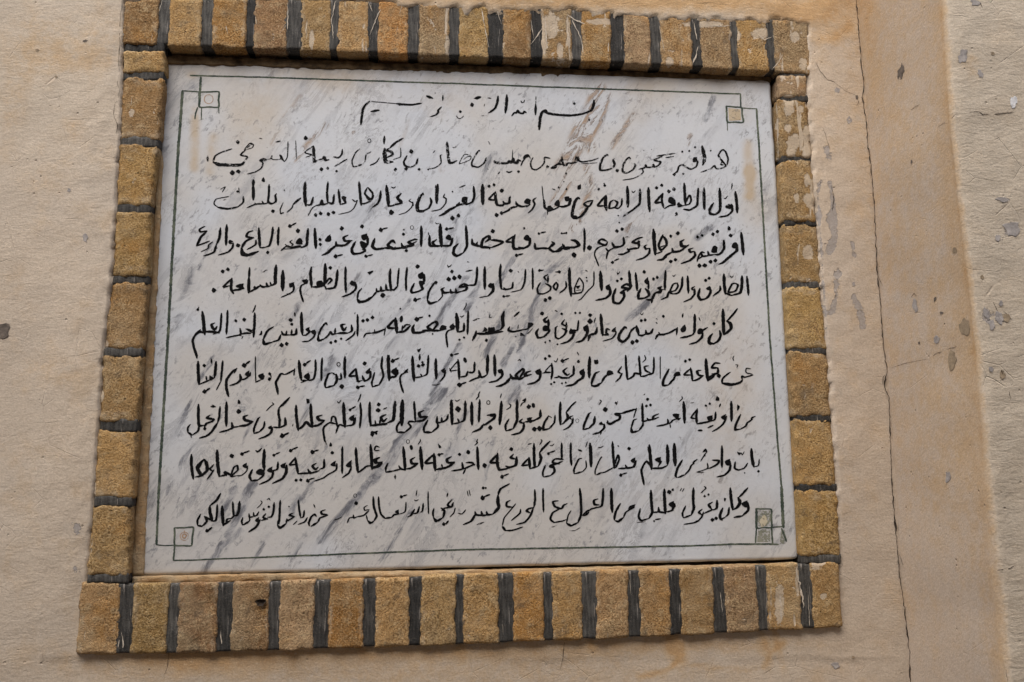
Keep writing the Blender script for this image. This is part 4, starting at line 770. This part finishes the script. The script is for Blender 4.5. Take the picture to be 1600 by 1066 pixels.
(5,580,475,5,"""7 1512,122 1490,155 1520,172 1524,140/7 1522,165 1522,200/8 1490,190 1527,210 1500,250 1465,272 1440,257 1440,190 1457,173/*12 1455,315/~7 1435,50 1455,60
11 1378,100 1350,125 1365,142 1387,125/11 1385,120 1385,192/10 1392,190 1355,175 1350,202 1392,205 1385,222 1350,255 1305,264 1290,225 1307,193/*22 1335,75/*12 1360,300 1395,287/~5 1262,193 1230,225 1215,234/8 1225,148 1262,158 1220,195 1190,200/10 1190,200 1110,217 1072,205 1082,178/5 1150,162 1145,197/13 1118,97 1157,62/*8 1130,255/~4 1165,250 1170,225 1200,250
13 1038,58 1025,110 1030,170 1010,202/10 1012,200 960,217/8 960,180 957,217 925,217 920,185 920,217 890,222/8 885,183 902,205 870,217/12 1030,215 900,232 820,232/12 820,210 815,240 790,285/~9 795,130 845,112/3 930,80 922,105 945,102/*18 900,284
9 758,55 755,140 752,237/5 742,-10 740,15 720,50/10 725,148 722,207 690,217 670,217/15 665,72 672,140 675,218/6 695,95 707,103 725,88/*14 690,280 725,262/9 642,153 620,180 640,197 652,170/8 640,197 600,210 585,240 590,290 597,338
10 587,178 555,173 545,200 587,195/11 545,207 480,207 440,180 500,138 517,160 480,205/12 485,207 400,207/13 445,205 380,224 330,222 325,185 337,163/*26 355,120/14 365,112 402,102/*15 455,92/*10 480,235
10 302,163 270,163 250,190/13 307,170 260,212 200,222/9 245,170 240,205/13 200,230 195,170 190,108/12 190,113 130,182 192,190/20 237,98 233,138/*11 228,38/*14 10,105"""),
(5,290,475,5,"""7 1562,185 1550,247/12 1560,195 1500,220 1455,227/7 1475,200 1478,222/8 1455,227 1410,232 1390,262/*20 1385,132 1420,125 1460,105
9 1342,82 1345,160 1342,252/4 1325,65 1320,80/9 1325,213 1310,245 1250,287/10 1295,163 1300,207 1270,227/11 1247,158 1215,165 1235,207 1257,180/11 1270,227 1210,227 1180,232/9 1170,190 1165,237/10 1180,232 1145,237 1135,215/9 1130,213 1115,245 1080,275/12 1085,272 1040,287 1035,245/9 1035,250 1060,190 1095,148 1107,165/*18 1135,302 1170,292/*15 1215,272
8 1012,203 985,215 1000,232 1017,220/8 1017,215 1000,260 960,290 910,295/10 967,183 945,200 970,217 940,242 915,245/12 905,65 905,150 912,242/11 867,193 860,237 810,242/9 830,200 825,242/9 790,210 785,242/10 810,242 760,237 750,213/10 745,240 725,280 670,300/13 675,300 615,312 605,275/10 605,278 640,210 687,178/10 852,68 855,95/*22 820,125/*17 830,158/*24 750,322/*22 790,312/11 592,212 590,235 575,242
10 540,68 538,160 530,262/7 547,10 535,45 522,68/10 470,195 512,210 525,200/11 520,222 480,195/10 510,230 475,227 430,237/9 425,190 430,237 380,250 315,265/*21 458,122/*17 392,132/~4 400,242 440,250/4 450,248 437,272
9 328,48 325,140 318,237/9 280,72 275,160 265,212 215,237/11 227,148 200,165 225,202 247,175/12 265,225 200,217 150,217/13 130,58 140,140 150,242/11 150,227 110,217 85,240/10 117,200 90,225 65,260 55,290 65,340 85,400 88,425/*17 95,45/6 105,22 92,50"""),
(6,880,545,5,"""6 1467,158 1430,153 1430,187 1480,200/8 1485,205 1420,222 1395,215 1400,245/14 1400,245 1380,265 1320,280 1240,270/9 1240,272 1245,235 1275,205 1307,183/5 1335,55 1325,75 1333,95/5 1345,125 1365,128 1355,148
10 1227,113 1185,113 1160,147 1212,150/11 1210,150 1205,192 1160,197/11 1205,192 1150,217 1125,242/13 1115,78 1120,160 1130,252/10 1132,250 1165,225 1187,198/*24 1215,212/11 1092,215 1045,242 1010,252/10 1077,168 1045,175 1060,207 1097,210/9 1010,252 1005,200 995,148/9 997,153 945,202 1000,205/*17 955,97 988,85
10 912,188 890,185 870,207 917,205/10 880,205 860,240 820,285/11 825,282 780,287 785,240 827,158/5 758,60 758,150 758,237/8 708,65 708,140 700,192 660,207/8 667,133 635,140 645,172 682,187/10 692,190 640,212 605,217/9 592,55 597,130 605,217/10 605,202 560,190 545,217 500,242/9 488,50 492,140 502,242/6 635,50 645,80 620,107/8 457,138 430,180 457,195/8 462,190 440,230 408,260
10 387,183 355,175 350,202 392,195/10 355,197 320,225 300,265/14 300,265 260,290 220,290/11 222,285 225,255 250,195 282,178/6 243,88 250,115 270,115 268,85
13 208,62 203,140 203,228/10 162,158 135,180 150,202 167,180/12 167,185 150,227 115,250 80,280 20,292/*18 118,100/5 108,25 122,50"""),
(6,590,540,5,"""10 1532,158 1530,222 1490,252/9 1482,173 1450,200 1480,232 1502,220/10 1500,252 1440,252 1410,237/9 1425,245 1380,252/9 1355,265 1365,215 1360,138/7 1362,143 1310,202 1352,210 1285,215/*21 1445,120/12 1455,115 1492,100/*18 1310,102 1342,82/5 1378,118 1395,128 1408,98/*13 1355,300 1380,287/*12 1440,295 1470,290
11 1272,183 1240,205 1260,222 1277,200/11 1277,200 1265,260 1225,290 1170,303/12 1197,198 1165,210 1150,237 1202,225/11 1150,242 1110,262 1080,232 1132,183 1142,200 1110,252/11 1100,262 1050,252 1035,222/13 1040,247 1010,285 970,310 925,320/~6 1095,120 1108,108 1120,122
9 972,183 945,195 960,212 977,195/10 977,195 970,240 930,275 870,288/12 913,72 915,150 918,238/12 862,72 858,150 855,225/11 857,227 820,247 785,237/11 790,193 800,242 760,260 715,280/9 757,128 755,195 740,212 705,207/10 705,200 690,237 640,247/10 637,265 635,190 628,108/7 628,118 565,195 622,192/4 560,175 575,210/*20 578,74/14 600,70 632,62/22 678,100 688,128/*26 640,307/15 655,300 690,288
7 527,178 500,195 520,212 532,190/8 532,195 520,240 490,282/6 490,298 460,308 425,308/12 455,102 455,180 458,262/9 397,75 392,160 385,222 350,242/8 350,242 335,222/9 350,242 285,252/12 272,82 275,160 285,280/*21 320,160 355,150/*14 350,130/9 330,68 327,115/6 308,32 322,48 337,22/9 237,183 215,205 237,210/8 232,205 190,225 175,250 180,300 202,370
11 147,173 115,205 150,227 157,190/11 157,200 140,242 110,247 85,267/13 80,75 85,160 90,275/*24 118,120/14 130,112 168,98"""),
(6,290,540,5,"""10 1590,75 1585,170 1590,270/9 1537,85 1530,160 1545,240 1510,310/11 1515,305 1460,322/8 1460,325 1455,290 1477,208
10 1442,178 1415,210 1442,217/10 1447,200 1440,252 1400,277 1380,235/10 1380,272 1345,277 1330,178/10 1330,178 1280,237 1342,235/*23 1398,140/*22 1345,327/13 1360,322 1398,315/11 1245,85 1242,160 1245,255/8 1145,212 1172,230/11 1177,223 1182,270 1160,312/14 1160,312 1095,330/10 1092,330 1090,290 1115,225 1145,212/8 1212,215 1215,260 1190,262/*27 1220,320/o7 1195,147
9 1067,95 1062,180 1060,275/9 1014,110 1015,190 1000,262 950,272/8 962,213 930,242 960,262 967,225/8 960,267 900,290/12 885,115 892,200 905,272/9 902,272 945,272/*22 930,150/14 940,140 975,118/7 852,178 845,235/11 852,188 800,217 770,227/10 772,227 745,220 720,260 705,290 715,340 722,382/*18 657,222/*20 655,262/5 665,225 668,258
9 607,218 575,235 600,262 615,235/9 590,267 545,287/6 545,85 545,180 548,287/9 497,198 470,225 500,237 507,210/10 502,235 460,262 430,267/11 425,223 430,267 395,297 345,312/*26 458,155/15 470,145 502,122/11 402,178 370,200 345,230 320,270 318,330 335,398/8 397,185 378,215
9 290,118 283,200 275,280/7 276,278 240,347/11 238,123 232,200 225,252/9 225,252 195,267 190,235/9 165,272 160,240/10 195,267 110,302/12 98,122 98,210 105,305/*20 145,157/8 200,102 205,140/*24 148,360/15 160,352 188,335"""),
(7,880,615,5,"""10 1502,178 1475,190 1470,210/9 1480,202 1440,227 1425,255 1380,280/10 1385,277 1345,282 1350,240 1387,163/4 1362,85 1362,132 1377,105 1362,90
11 1312,60 1315,140 1315,218/8 1272,163 1240,185 1265,202 1277,175/9 1277,185 1250,237 1210,272 1165,297/9 1230,80 1220,105/6 1203,20 1195,50 1215,52 1215,30/9 1192,143 1185,202 1150,217/8 1167,173 1130,185 1150,217 1167,190/11 1150,217 1100,227 1045,237/10 1045,235 1040,180 1047,118/8 1047,123 1000,187 1037,195/*14 1115,95 1145,80/~6 990,75 1022,70/15 1055,288 1085,288/12 1130,268 1172,248
12 940,62 945,140 948,232/6 927,20 930,40 905,65/8 907,163 860,165 902,202 917,190/9 905,192 860,207 830,237/10 815,200 820,232 780,247 730,255/7 835,240 838,268
10 747,158 710,175 700,202 747,185/10 702,202 665,207 655,192/10 665,207 625,217 620,185 618,78/9 625,217 620,250 590,290/12 590,290 540,302 530,265/8 532,268 550,210 577,198/*16 650,97 682,90/*18 660,45/6 628,12 640,2
7 574,113 550,190/13 570,120 520,135 450,157/11 450,155 405,160 442,172 440,197 420,217/13 430,202 370,237 340,227/9 345,212 350,230/8 320,242 285,237 300,222/10 320,237 320,270 280,305 230,318/7 300,295 290,322/11 247,178 240,232 195,275/12 200,272 155,282/10 155,282 165,240 200,160 217,148/*27 328,125/6 285,50 297,60 280,88/*12 410,72/4 425,60 415,90/8 77,173 50,185 65,202/9 77,190 70,230 40,265 0,285/o3 110,212"""),
(7,580,610,5,"""9 1600,88 1560,125 1520,177/12 1525,175 1537,217 1500,257/11 1478,90 1475,180 1478,270/9 1480,267 1512,255/8 1437,193 1430,252 1390,300/10 1395,298 1345,307 1350,260 1387,198/5 1385,198 1412,215
11 1322,152 1320,207 1290,227 1270,232/10 1257,213 1225,222 1245,247 1267,235/11 1282,235 1200,247/10 1182,223 1160,245 1192,257/11 1192,250 1190,295 1160,332 1095,348/11 1140,72 1138,160 1140,230 1110,300/13 1110,300 1055,317/9 1052,317 1050,270 1077,223/*25 1230,127/22 1265,105 1270,130/7 1180,82 1207,65 1200,90 1180,100 1165,125/6 1075,105 1090,115 1085,132 1055,152/*28 1275,302 1315,298
13 1018,85 1012,170 1003,268/5 1018,25 1008,60/12 905,195 962,190 960,217 900,262 870,277/9 915,190 950,205/12 880,262 850,302 790,327/*26 930,292/o6 915,95/10 848,72 845,160 840,248/7 850,8 838,35 840,45 818,72
13 785,92 785,180 788,272/11 735,82 735,170 725,232 690,252/10 690,252 675,222/11 690,252 640,262/13 625,75 628,160 632,268/6 618,95 640,75/*32 678,147/6 655,75 670,85 695,70/10 602,188 590,227 555,247 550,213/10 557,247 515,252 515,203/9 515,252 520,287 470,330/15 470,328 415,327/10 413,330 412,290 442,233
12 412,158 375,175 385,207 442,205/13 437,212 400,237 345,242/9 335,85 340,160 345,242/9 345,247 300,242 285,262/10 290,257 310,287 260,330/14 260,328 205,327/9 203,330 200,285 232,233/17 245,75 240,170 238,275/13 187,85 180,170 170,232 120,257/12 117,188 75,210 95,242 122,220/12 120,257 70,267 0,272/*22 58,110/*26 55,155/11 95,147 122,135/*14 40,338/*20 8,330/8 20,322 45,330"""),
(7,285,610,5,"""11 1600,265 1545,268/8 1547,223 1540,267/8 1510,267 1505,235/11 1540,270 1470,277/11 1464,90 1462,180 1470,280/*23 1482,345/14 1495,335 1525,318/9 1390,95 1395,190 1385,295/7 1395,28 1385,60 1370,90
11 1342,193 1310,220 1347,237/11 1352,213 1335,267 1290,277/13 1258,95 1262,180 1270,290/10 1275,282 1315,270/*18 1310,152/12 1320,145 1352,125/6 1210,85 1222,100 1240,75/8 1265,282 1230,267 1215,287 1198,335/8 1212,292 1195,213 1170,205 1160,252/9 1195,262 1150,252 1110,282 1100,310 1105,350 1112,402
12 1092,193 1055,207 1070,232 1112,235/13 1107,242 1060,272 1010,282/12 1003,105 1005,190 1015,290/11 1005,287 965,245 940,287/13 962,262 925,292 900,307/11 888,115 890,200 905,315/4 970,65 975,100 990,95 988,68/~6 865,262 860,282
11 802,213 805,267 770,287 750,292/12 838,55 795,100 755,137/10 755,135 750,180 760,230 755,295/10 757,292 710,287/9 697,278 675,292 702,302/11 704,290 690,332 650,360 595,380/9 642,243 635,287 600,325/13 605,322 560,337/9 558,337 560,295 590,225 607,208/7 700,95 712,108 690,125 655,160/*28 778,355/16 790,350 828,332
12 512,193 480,207 490,232 552,245/13 552,245 500,272 440,280/11 385,250 390,292 350,312 290,328/9 440,282 390,290/*27 440,165/5 438,72 435,100 450,102 448,80/12 345,90 343,180 342,282/9 294,125 288,200 275,252/11 275,252 230,322 190,355 132,374/12 222,128 258,128/7 230,115 250,120/11 217,193 190,215 237,225 252,230/11 247,220 235,242 190,257 170,287/*19 175,300/11 172,272 130,275 125,200 125,108/9 132,272 120,320 75,350/13 75,350 45,330/8 43,332 42,295 62,265/6 65,350 70,370"""),
(8,880,690,5,"""7 1532,138 1525,187 1490,197/12 1470,55 1475,130 1490,200/*15 1525,232/8 1442,168 1415,207 1370,222 1340,207 1345,158/*9 1418,245/5 1360,80 1375,105 1390,88 1400,105 1415,78
10 1302,138 1270,160 1290,182 1307,155/10 1307,165 1300,222 1260,262 1200,277/10 1240,32 1240,120 1240,203/10 1165,145 1217,150 1205,177 1160,202 1130,212/7 1125,168 1130,207 1090,225 1040,240/4 1050,242 1100,240/6 1090,85 1110,58 1122,78 1100,110 1073,155/8 1102,100 1108,115
9 1047,138 1020,160 1010,182/8 1025,172 1000,187 985,222 950,260/17 945,262 900,280/10 890,282 878,265 895,205 932,143/15 868,15 870,100 875,190/13 812,25 818,110 815,180/10 762,123 725,140 767,167/11 815,187 770,207 690,210/8 770,152 740,197/12 672,25 680,110 690,220/~5 660,40 668,90/9 685,192 650,155 625,190 610,230 620,280 632,340
10 562,128 535,150 567,167/11 570,150 550,197 500,207 485,183/10 500,207 430,212/10 385,0 390,100 400,210/8 400,185 427,105 437,140 410,207/8 395,202 330,237 300,245/14 300,242 260,260/7 250,262 250,225 280,150 302,118 290,135/*20 515,55/*19 450,262/11 460,255 497,245/*9 430,35/7 272,45 290,48 315,35
13 210,12 215,100 218,198/5 190,0 175,45/7 177,148 180,202 150,237/11 150,235 90,252/8 85,252 85,215 120,140 147,130/11 118,65 145,75/9 60,8 58,100 65,188"""),
(8,580,685,5,"""9 1488,35 1488,110 1490,165/9 1502,165 1440,160 1415,187 1472,200/10 1497,178 1440,202 1400,207/9 1422,198 1395,217 1420,232/10 1427,215 1430,262 1400,292/11 1402,290 1350,302/8 1345,302 1340,265 1362,208/*18 1385,120/12 1395,110 1435,98/5 1395,55 1412,58 1430,42
11 1397,22 1340,80 1315,112/12 1315,112 1327,160 1305,217/11 1305,217 1240,237/11 1272,40 1272,130 1278,232/11 1240,240 1232,148/10 1232,153 1180,212 1242,205/8 1225,48 1252,40/6 1325,8 1335,22 1315,50
11 1112,123 1090,150 1127,162/12 1137,143 1130,207 1080,227 1050,217/11 1080,232 1000,245 985,180 987,115/11 987,123 932,187 1000,190/*22 1095,85/*22 1022,300/13 1035,292 1072,278/*26 885,213
11 828,65 832,150 838,245/7 832,5 825,25 830,35 808,55/10 740,190 787,190 807,210/11 812,202 760,222 720,242/10 710,188 715,237 680,247 628,255/8 737,240 718,278/*24 758,108/*18 690,125
11 627,143 590,165 605,192 652,183/13 652,190 590,227 500,245/9 550,203 555,225/12 500,255 495,180 490,117/11 490,123 422,192 500,190/*20 530,128/13 540,122 562,120/5 525,42 532,75 545,70 530,50
13 385,65 390,150 398,245/6 382,5 385,20 365,48/11 342,148 310,170 320,197 367,195/12 362,202 310,232 270,240/12 250,65 258,150 265,250/9 265,248 230,237 215,213/11 232,240 165,257/13 170,255 115,265/9 113,262 115,225 132,193/20 310,58 316,85/o5 287,25/7 187,285 187,318/*13 187,300
11 62,148 25,165 35,192 87,188/12 87,197 50,222 10,237/7 20,90 35,60 62,70/5 25,95 60,92/9 0,60 5,140 8,235"""),
(8,285,685,5,"""11 1542,148 1510,170 1520,192 1562,183/11 1562,190 1515,217 1482,227/11 1470,48 1475,140 1482,245/10 1477,215 1440,217 1415,237 1375,267/11 1355,72 1360,170 1372,270/6 1500,95 1515,60 1540,72/5 1505,98 1540,95/9 1322,173 1285,212 1322,225/9 1322,220 1300,270 1250,307
9 1250,65 1248,160 1248,275/8 1197,178 1165,205 1197,217/8 1207,195 1200,247 1140,282 1100,310 1030,335/*20 1170,112/4 1157,32 1150,60 1167,60 1160,35/4 1110,-5 1125,50/10 1107,163 1105,227 1070,242/10 1047,193 1015,217 1040,242 1062,225/11 1070,252 1000,272 980,240/10 1000,270 900,277/10 905,280 890,200 880,148/9 882,153 838,207 895,200/*20 845,97/14 855,88 900,70/*24 1015,107/14 1030,100 1062,92/*18 888,327 925,325/*22 980,332/12 990,322 1030,310
11 807,193 775,215 802,232/12 814,208 810,267 780,315 705,352/9 747,183 740,242 700,252/10 702,223 670,250 702,267/10 712,250 700,302 660,335 600,360/13 640,85 635,190 640,250/11 640,252 600,247 585,267 622,285/9 637,250 630,292 590,325/14 590,325 540,332/11 538,332 525,295 547,243/*17 715,132/11 725,125 760,110/9 572,95 590,105 620,78
8 502,193 475,215 507,232/7 512,213 500,257 460,290 420,292/8 420,292 380,297 400,230 427,213 432,247 385,292/10 400,297 330,262 345,292/13 270,90 275,190 288,300/11 288,297 350,282/*20 465,122/13 475,115 522,98/*26 385,138/8 247,203 215,240 242,257/8 247,245 220,285 192,320/13 170,163 115,225 150,287 192,250 187,190 167,163/10 120,272 167,282/9 112,250 150,200/10 100,302 162,292/11 70,125 70,210 85,320"""),
(9,880,755,5,"""11 1437,138 1405,160 1430,182 1447,155/11 1447,165 1445,212 1400,255/13 1402,255 1335,268/11 1443,36 1400,85 1370,112/13 1365,112 1382,150 1360,187 1330,207/11 1305,36 1310,110 1325,210/9 1297,188 1290,242 1265,267/11 1265,267 1230,282 1225,250 1247,193/*9 1240,288/4 1258,115 1262,140 1272,118
11 1202,132 1200,192 1170,212/10 1167,148 1135,170 1160,202/11 1172,205 1100,237/9 1087,203 1060,227 1082,247/8 1097,225 1080,267 1040,305 945,322/6 1050,290 1010,315/11 1018,36 1015,120 1020,195 1000,250/12 1002,248 940,272/8 938,272 932,235 957,178/*14 1105,102 1135,90/7 1100,25 1115,40 1075,78/*22 1165,287/*20 1195,275/5 912,62 927,38/5 930,66 945,40
11 862,143 835,165 867,187 872,160/11 867,170 850,212 800,227/12 790,45 792,130 798,240/10 798,232 750,222 745,188/10 750,224 698,230/11 685,55 688,140 695,227 670,277/9 672,275 610,292 590,262 602,198/*24 828,70/22 853,55 858,48/~5 575,310 640,300/*12 710,297/10 720,285 760,278
10 562,168 525,185 515,207 557,190/8 530,202 490,227 470,270/15 470,270 430,300 410,295/10 402,290 400,275 410,225 447,158/12 375,40 378,130 383,230/10 312,40 310,120 300,177 265,192/10 272,123 240,135 245,167 282,170/10 282,185 220,202 200,217/10 202,225 180,247 155,257/10 222,205 190,217 150,252/10 130,40 138,140 140,240 115,310/11 115,308 60,332 25,312/7 25,312 40,250 62,213/~3 50,372 90,370 132,348"""),
(9,590,755,5,"""10 1482,158 1450,175 1440,197 1400,197/9 1412,138 1370,145 1385,182 1430,197/9 1422,202 1370,230 1350,280 1380,310/8 1375,308 1440,297 1472,285/~3 1360,345 1400,330
8 1293,40 1293,130 1297,228/9 1228,50 1230,130 1220,190/10 1222,190 1180,200 1165,217 1192,232/9 1217,195 1195,252 1150,305 1085,322/8 1117,203 1110,237 1045,292/9 1037,133 1010,150 1010,182 1055,187/7 1080,160 1050,197 990,270 975,330/15 975,340 1000,370/9 1000,372 1060,367 1135,342
10 1032,5 960,45 940,97/13 940,95 940,150 945,192 900,242/11 900,242 860,247 850,222/11 862,247 820,252 810,220/10 820,252 770,247 760,222/11 767,240 730,297 668,325/*26 820,115/16 835,105 875,90/*18 825,38/*12 845,38/~9 775,325 830,305/4 700,60 708,102/4 714,52 724,98
7 690,207 660,240 628,235/7 607,193 595,232 565,264/9 582,128 545,170 577,187 592,150/8 577,187 520,197 500,217/10 495,193 522,220 510,272/12 510,270 460,297 437,270/8 437,268 432,235 440,198/9 548,78 542,105/*21 517,320/14 535,318 552,295
7 395,65 395,150 398,240/8 357,158 350,217 335,227/9 327,183 310,232 280,237/10 290,203 260,252 235,264/6 285,130 300,138 320,128/5 308,55 300,100/7 222,148 215,222 170,242/8 165,208 143,225 167,237/10 165,242 130,247 110,267/13 110,267 60,275/8 60,277 25,240 10,170 8,105/*19 185,107/12 195,102 228,92"""),
(9,300,760,5,"""9 1415,80 1420,160 1442,230 1420,272/12 1420,272 1395,287 1372,268/7 1370,265 1362,225/7 1372,148 1345,165 1350,187 1387,180/8 1382,190 1340,227 1290,237/8 1290,237 1265,247 1260,222/7 1270,242 1230,247 1212,285/*22 1282,132/o4 1275,73/6 1172,238 1140,255 1108,264
9 1042,183 1010,195 1015,217 1057,220/10 1062,225 1000,247 985,267/10 1000,252 980,282/14 980,282 930,312/9 918,310 913,285 930,240 955,218 972,235/6 950,140 962,168/8 902,243 880,277 828,298/8 877,188 870,237 845,247/8 830,105 838,180 848,242/7 822,270 790,300/9 792,208 760,225 802,237/9 802,237 750,267 740,253/8 740,255 735,292/12 735,290 690,325 668,305/8 667,305 677,258/*9 758,158
9 690,110 685,180 680,295/9 642,125 635,200 620,237 590,242/9 577,213 555,242 592,257/11 592,252 540,267/9 522,243 500,267 527,277/11 532,260 500,317 442,357/*15 560,180 600,160/6 585,105 600,95 612,110/5 535,112 548,125 530,150 507,172/8 522,198 505,227 485,232 480,203/8 487,232 450,242 445,213/8 450,242 450,272/12 450,270 400,302/8 395,302 388,275 397,243
11 372,115 365,190 350,227 325,227/9 318,120 322,190 325,232 300,257/10 302,250 275,257 265,292/12 300,267 240,305/13 235,152 238,230 245,308/9 197,142 195,210 185,267 150,272/11 224,55 190,110 140,152/12 140,150 140,200 160,272/9 152,267 120,247 95,235/10 97,235 117,270 80,312/14 80,312 45,307/9 43,305 43,265 67,218/*22 118,347/15 125,345 155,322"""),
]
WT = 1.85                                                   # brush load
by_line = {}
for ln, x0, y0, sc, data in TEXT:
    for row in data.split('\n'):
        it = []
        for s_ in row.split('/'):
            s_ = s_.strip()
            if not s_: continue
            fa = s_[0] == '~'; s_ = s_.lstrip('~'); kd = s_[0] if s_[0] in '*o' else ''
            tok = s_.lstrip('*o').split(); it.append((fa, kd, float(tok[0])/sc, [(x0+float(a)/sc, y0+float(b)/sc) for a, b in (q.split(',') for q in tok[1:])]))
        by_line.setdefault(ln, []).append(it)
LAB = {0: 'short thin opening line of the inscription', 1: 'second line of lettering, badly worn to outlines', 2: 'third line of lettering, partly worn'}
for ln, rows in by_line.items():
    while len(rows) > 10:                                   # the shortest neighbours share a mesh
        k = min(range(len(rows)-1), key=lambda q: len(rows[q])+len(rows[q+1])); rows[k:k+2] = [rows[k]+rows[k+1]]
    te = bpy.data.objects.new('text_line', None); C.objects.link(te); te.parent = plaque; te.empty_display_size = .02
    if ln in LAB: te['label'] = LAB[ln]
    mat = INK_WORN if ln == 1 else INK_MID if ln in (0, 2) else INK
    for it in rows:
        main, faint = Brush(), Brush()
        for fa, kd, wd, pts_ in it:
            br = faint if fa else main; wk = WT if ln != 1 else 1.7
            if kd == '*':
                for x, y in pts_: br.dot(x, y, wd*1.38)
            elif kd == 'o':
                for x, y in pts_: br.stroke([(x+2.6*math.cos(a), y+3*math.sin(a)) for a in np.linspace(0, 6.3, 9)], wd, .8)
            else:
                ww = max(wd*(wk if wd > 1.5 or ln == 1 else wk*.82), 1.4); br.stroke(pts_, ww, .46); br.corners(pts_, ww); br.bowls(pts_)
        if main.v: main.build('word', mat).parent = te
        if faint.v: faint.build('faded_strokes', INK_WORN).parent = te

# ---- green border
def border(segs, name='border_line', label=None):
    br = Brush()
    for wd, pts_ in segs:
        fine = []
        for a, b in zip(pts_[:-1], pts_[1:]):
            n = max(2, int(math.dist(a, b)/14)); fine += [(a[0]+(b[0]-a[0])*k/n, a[1]+(b[1]-a[1])*k/n) for k in range(n)]
        fine.append(pts_[-1]); br.stroke([(x+.35*noise.noise(Vector((x*.06, y*.06, 4))), y+.5*noise.noise(Vector((x*.05, y*.05, 9)))) for x, y in fine], wd, .8, .2)
    o = br.build(name, GREEN)
    if label: o['label'] = label
border([(2.6, [(297, 118), (420, 121), (720, 131), (940, 139), (1157, 147)])], label='thin upper border line')
border([(2.6, [(1182, 170), (1186, 230), (1190, 300), (1203, 530), (1215, 690), (1221, 760)]), (4.2, [(1221, 760), (1224, 824)])])
border([(2.4, [(271, 876), (305, 875), (400, 871)]), (3.0, [(400, 871), (560, 865), (720, 859), (900, 856), (1080, 853), (1160, 850), (1216, 850.5)])])
border([(3.8, [(285, 142), (282, 190), (279, 225), (273, 330), (262, 533), (252, 700), (247.5, 780)]), (3.2, [(247.5, 780), (244.5, 851)])])
def corner(sq, links, label):
    border([(2.6, sq+[sq[0]])] + links, 'border_corner', label)
corner([(311, 143.7), (342, 143.7), (341.5, 167.5), (311.5, 167.3)], [(2, [(285, 142), (311, 143.3)]), (3.2, [(313.8, 120.5), (312.5, 143), (311, 167)]), (2.0, [(308.5, 168), (305.5, 178), (304.5, 186)]), (1.6, [(315, 168), (314.5, 180), (314.5, 187)]), (1.4, [(341.5, 167), (342, 177)])], 'top left border corner square')
corner([(1135, 166), (1158.5, 168.5), (1161, 191), (1136.5, 191)], [(2.2, [(1157, 147), (1157.5, 168)]), (1.9, [(1158, 168.5), (1182, 170)]), (1.2, [(1136, 191), (1137, 204)])], 'top right border corner square')
corner([(1181, 795), (1205, 796), (1205.5, 824), (1183, 825)], [(3.2, [(1182, 796), (1181.5, 825)]), (2.6, [(1206, 824), (1224, 822.5)]), (2.6, [(1205.5, 824), (1207, 850)]), (2.2, [(1182, 825), (1180.5, 848)]), (2.6, [(1221, 826), (1229, 846)])], 'bottom right border corner square, running with green')
corner([(272.5, 825), (302, 824), (299, 852.5), (273, 852)], [(2, [(244.5, 851), (258, 852.5), (273, 852)]), (2.4, [(273, 852), (271, 876)])], 'bottom left border corner square')
# panels inside the corner squares and their small engraved rings
PAN = {'tan': paint_material('tan_corner_wash', (.47, .385, .27), .5, .42, (.52, .44, .33)), 'grn': paint_material('green_corner_wash', (.20, .21, .165), .85, .47, (.29, .29, .235)), 'crm': paint_material('cream_corner_wash', (.50, .45, .33), .6, .4, (.56, .5, .38))}
def panel(pts_, mat, label):
    fine = []
    for a, b in zip(pts_, pts_[1:]+pts_[:1]):
        for k in range(6): fine.append((a[0]+(b[0]-a[0])*k/6+.7*noise.noise(Vector((a[0]+k, b[1], 1))), a[1]+(b[1]-a[1])*k/6+.7*noise.noise(Vector((a[1], b[0]+k, 5)))))
    me = mesh('corner_panel', [on_slab(x, y, .00022)-SO for x, y in fine], [tuple(range(len(fine)))]); o = obj('corner_panel', me, PAN[mat], plaque, False); o['label'] = label
panel([(1138, 169), (1157, 171), (1158, 188), (1139, 189)], 'tan', 'tan filled corner square')
panel([(1183, 798), (1204, 798), (1204, 822), (1184, 823)], 'grn', 'greenish filled corner square')
panel([(1184, 827), (1203, 827), (1204, 847), (1183, 847)], 'grn', 'green run below the corner square')
panel([(1221, 828), (1226, 828), (1228, 850), (1218, 850)], 'grn', 'green run at the slab edge')
RUST = paint_material('rust_ring_paint', (.40, .25, .15), .8, .44, (.48, .34, .24))
for (cx_, cy_, r0), lab in (((326, 155, 7), 'faint ring engraved in the corner square'), ((288, 838, 6.5), 'faint rusty swirl in the corner square')):
    br = Brush(); br.stroke([(cx_+r0*math.cos(a), cy_+r0*math.sin(a)) for a in np.linspace(0, 6.3, 14)], 1.1, .8)
    if cy_ > 500: br.stroke([(cx_+(2+a*.35)*math.cos(a*2), cy_+(2+a*.35)*math.sin(a*2)) for a in np.linspace(0, 6.3, 14)], 1.0, .8); br.stroke([(288, 829), (288, 833)], 1.0, .8)
    br.build('corner_ring', RUST, lab)
br = Brush(); br.dot(1193, 815, 12); br.stroke([(1194, 807), (1193, 818), (1191, 822)], 9, .6); br.build('corner_ring', PAN['crm'], 'cream blot in the bottom right corner square')
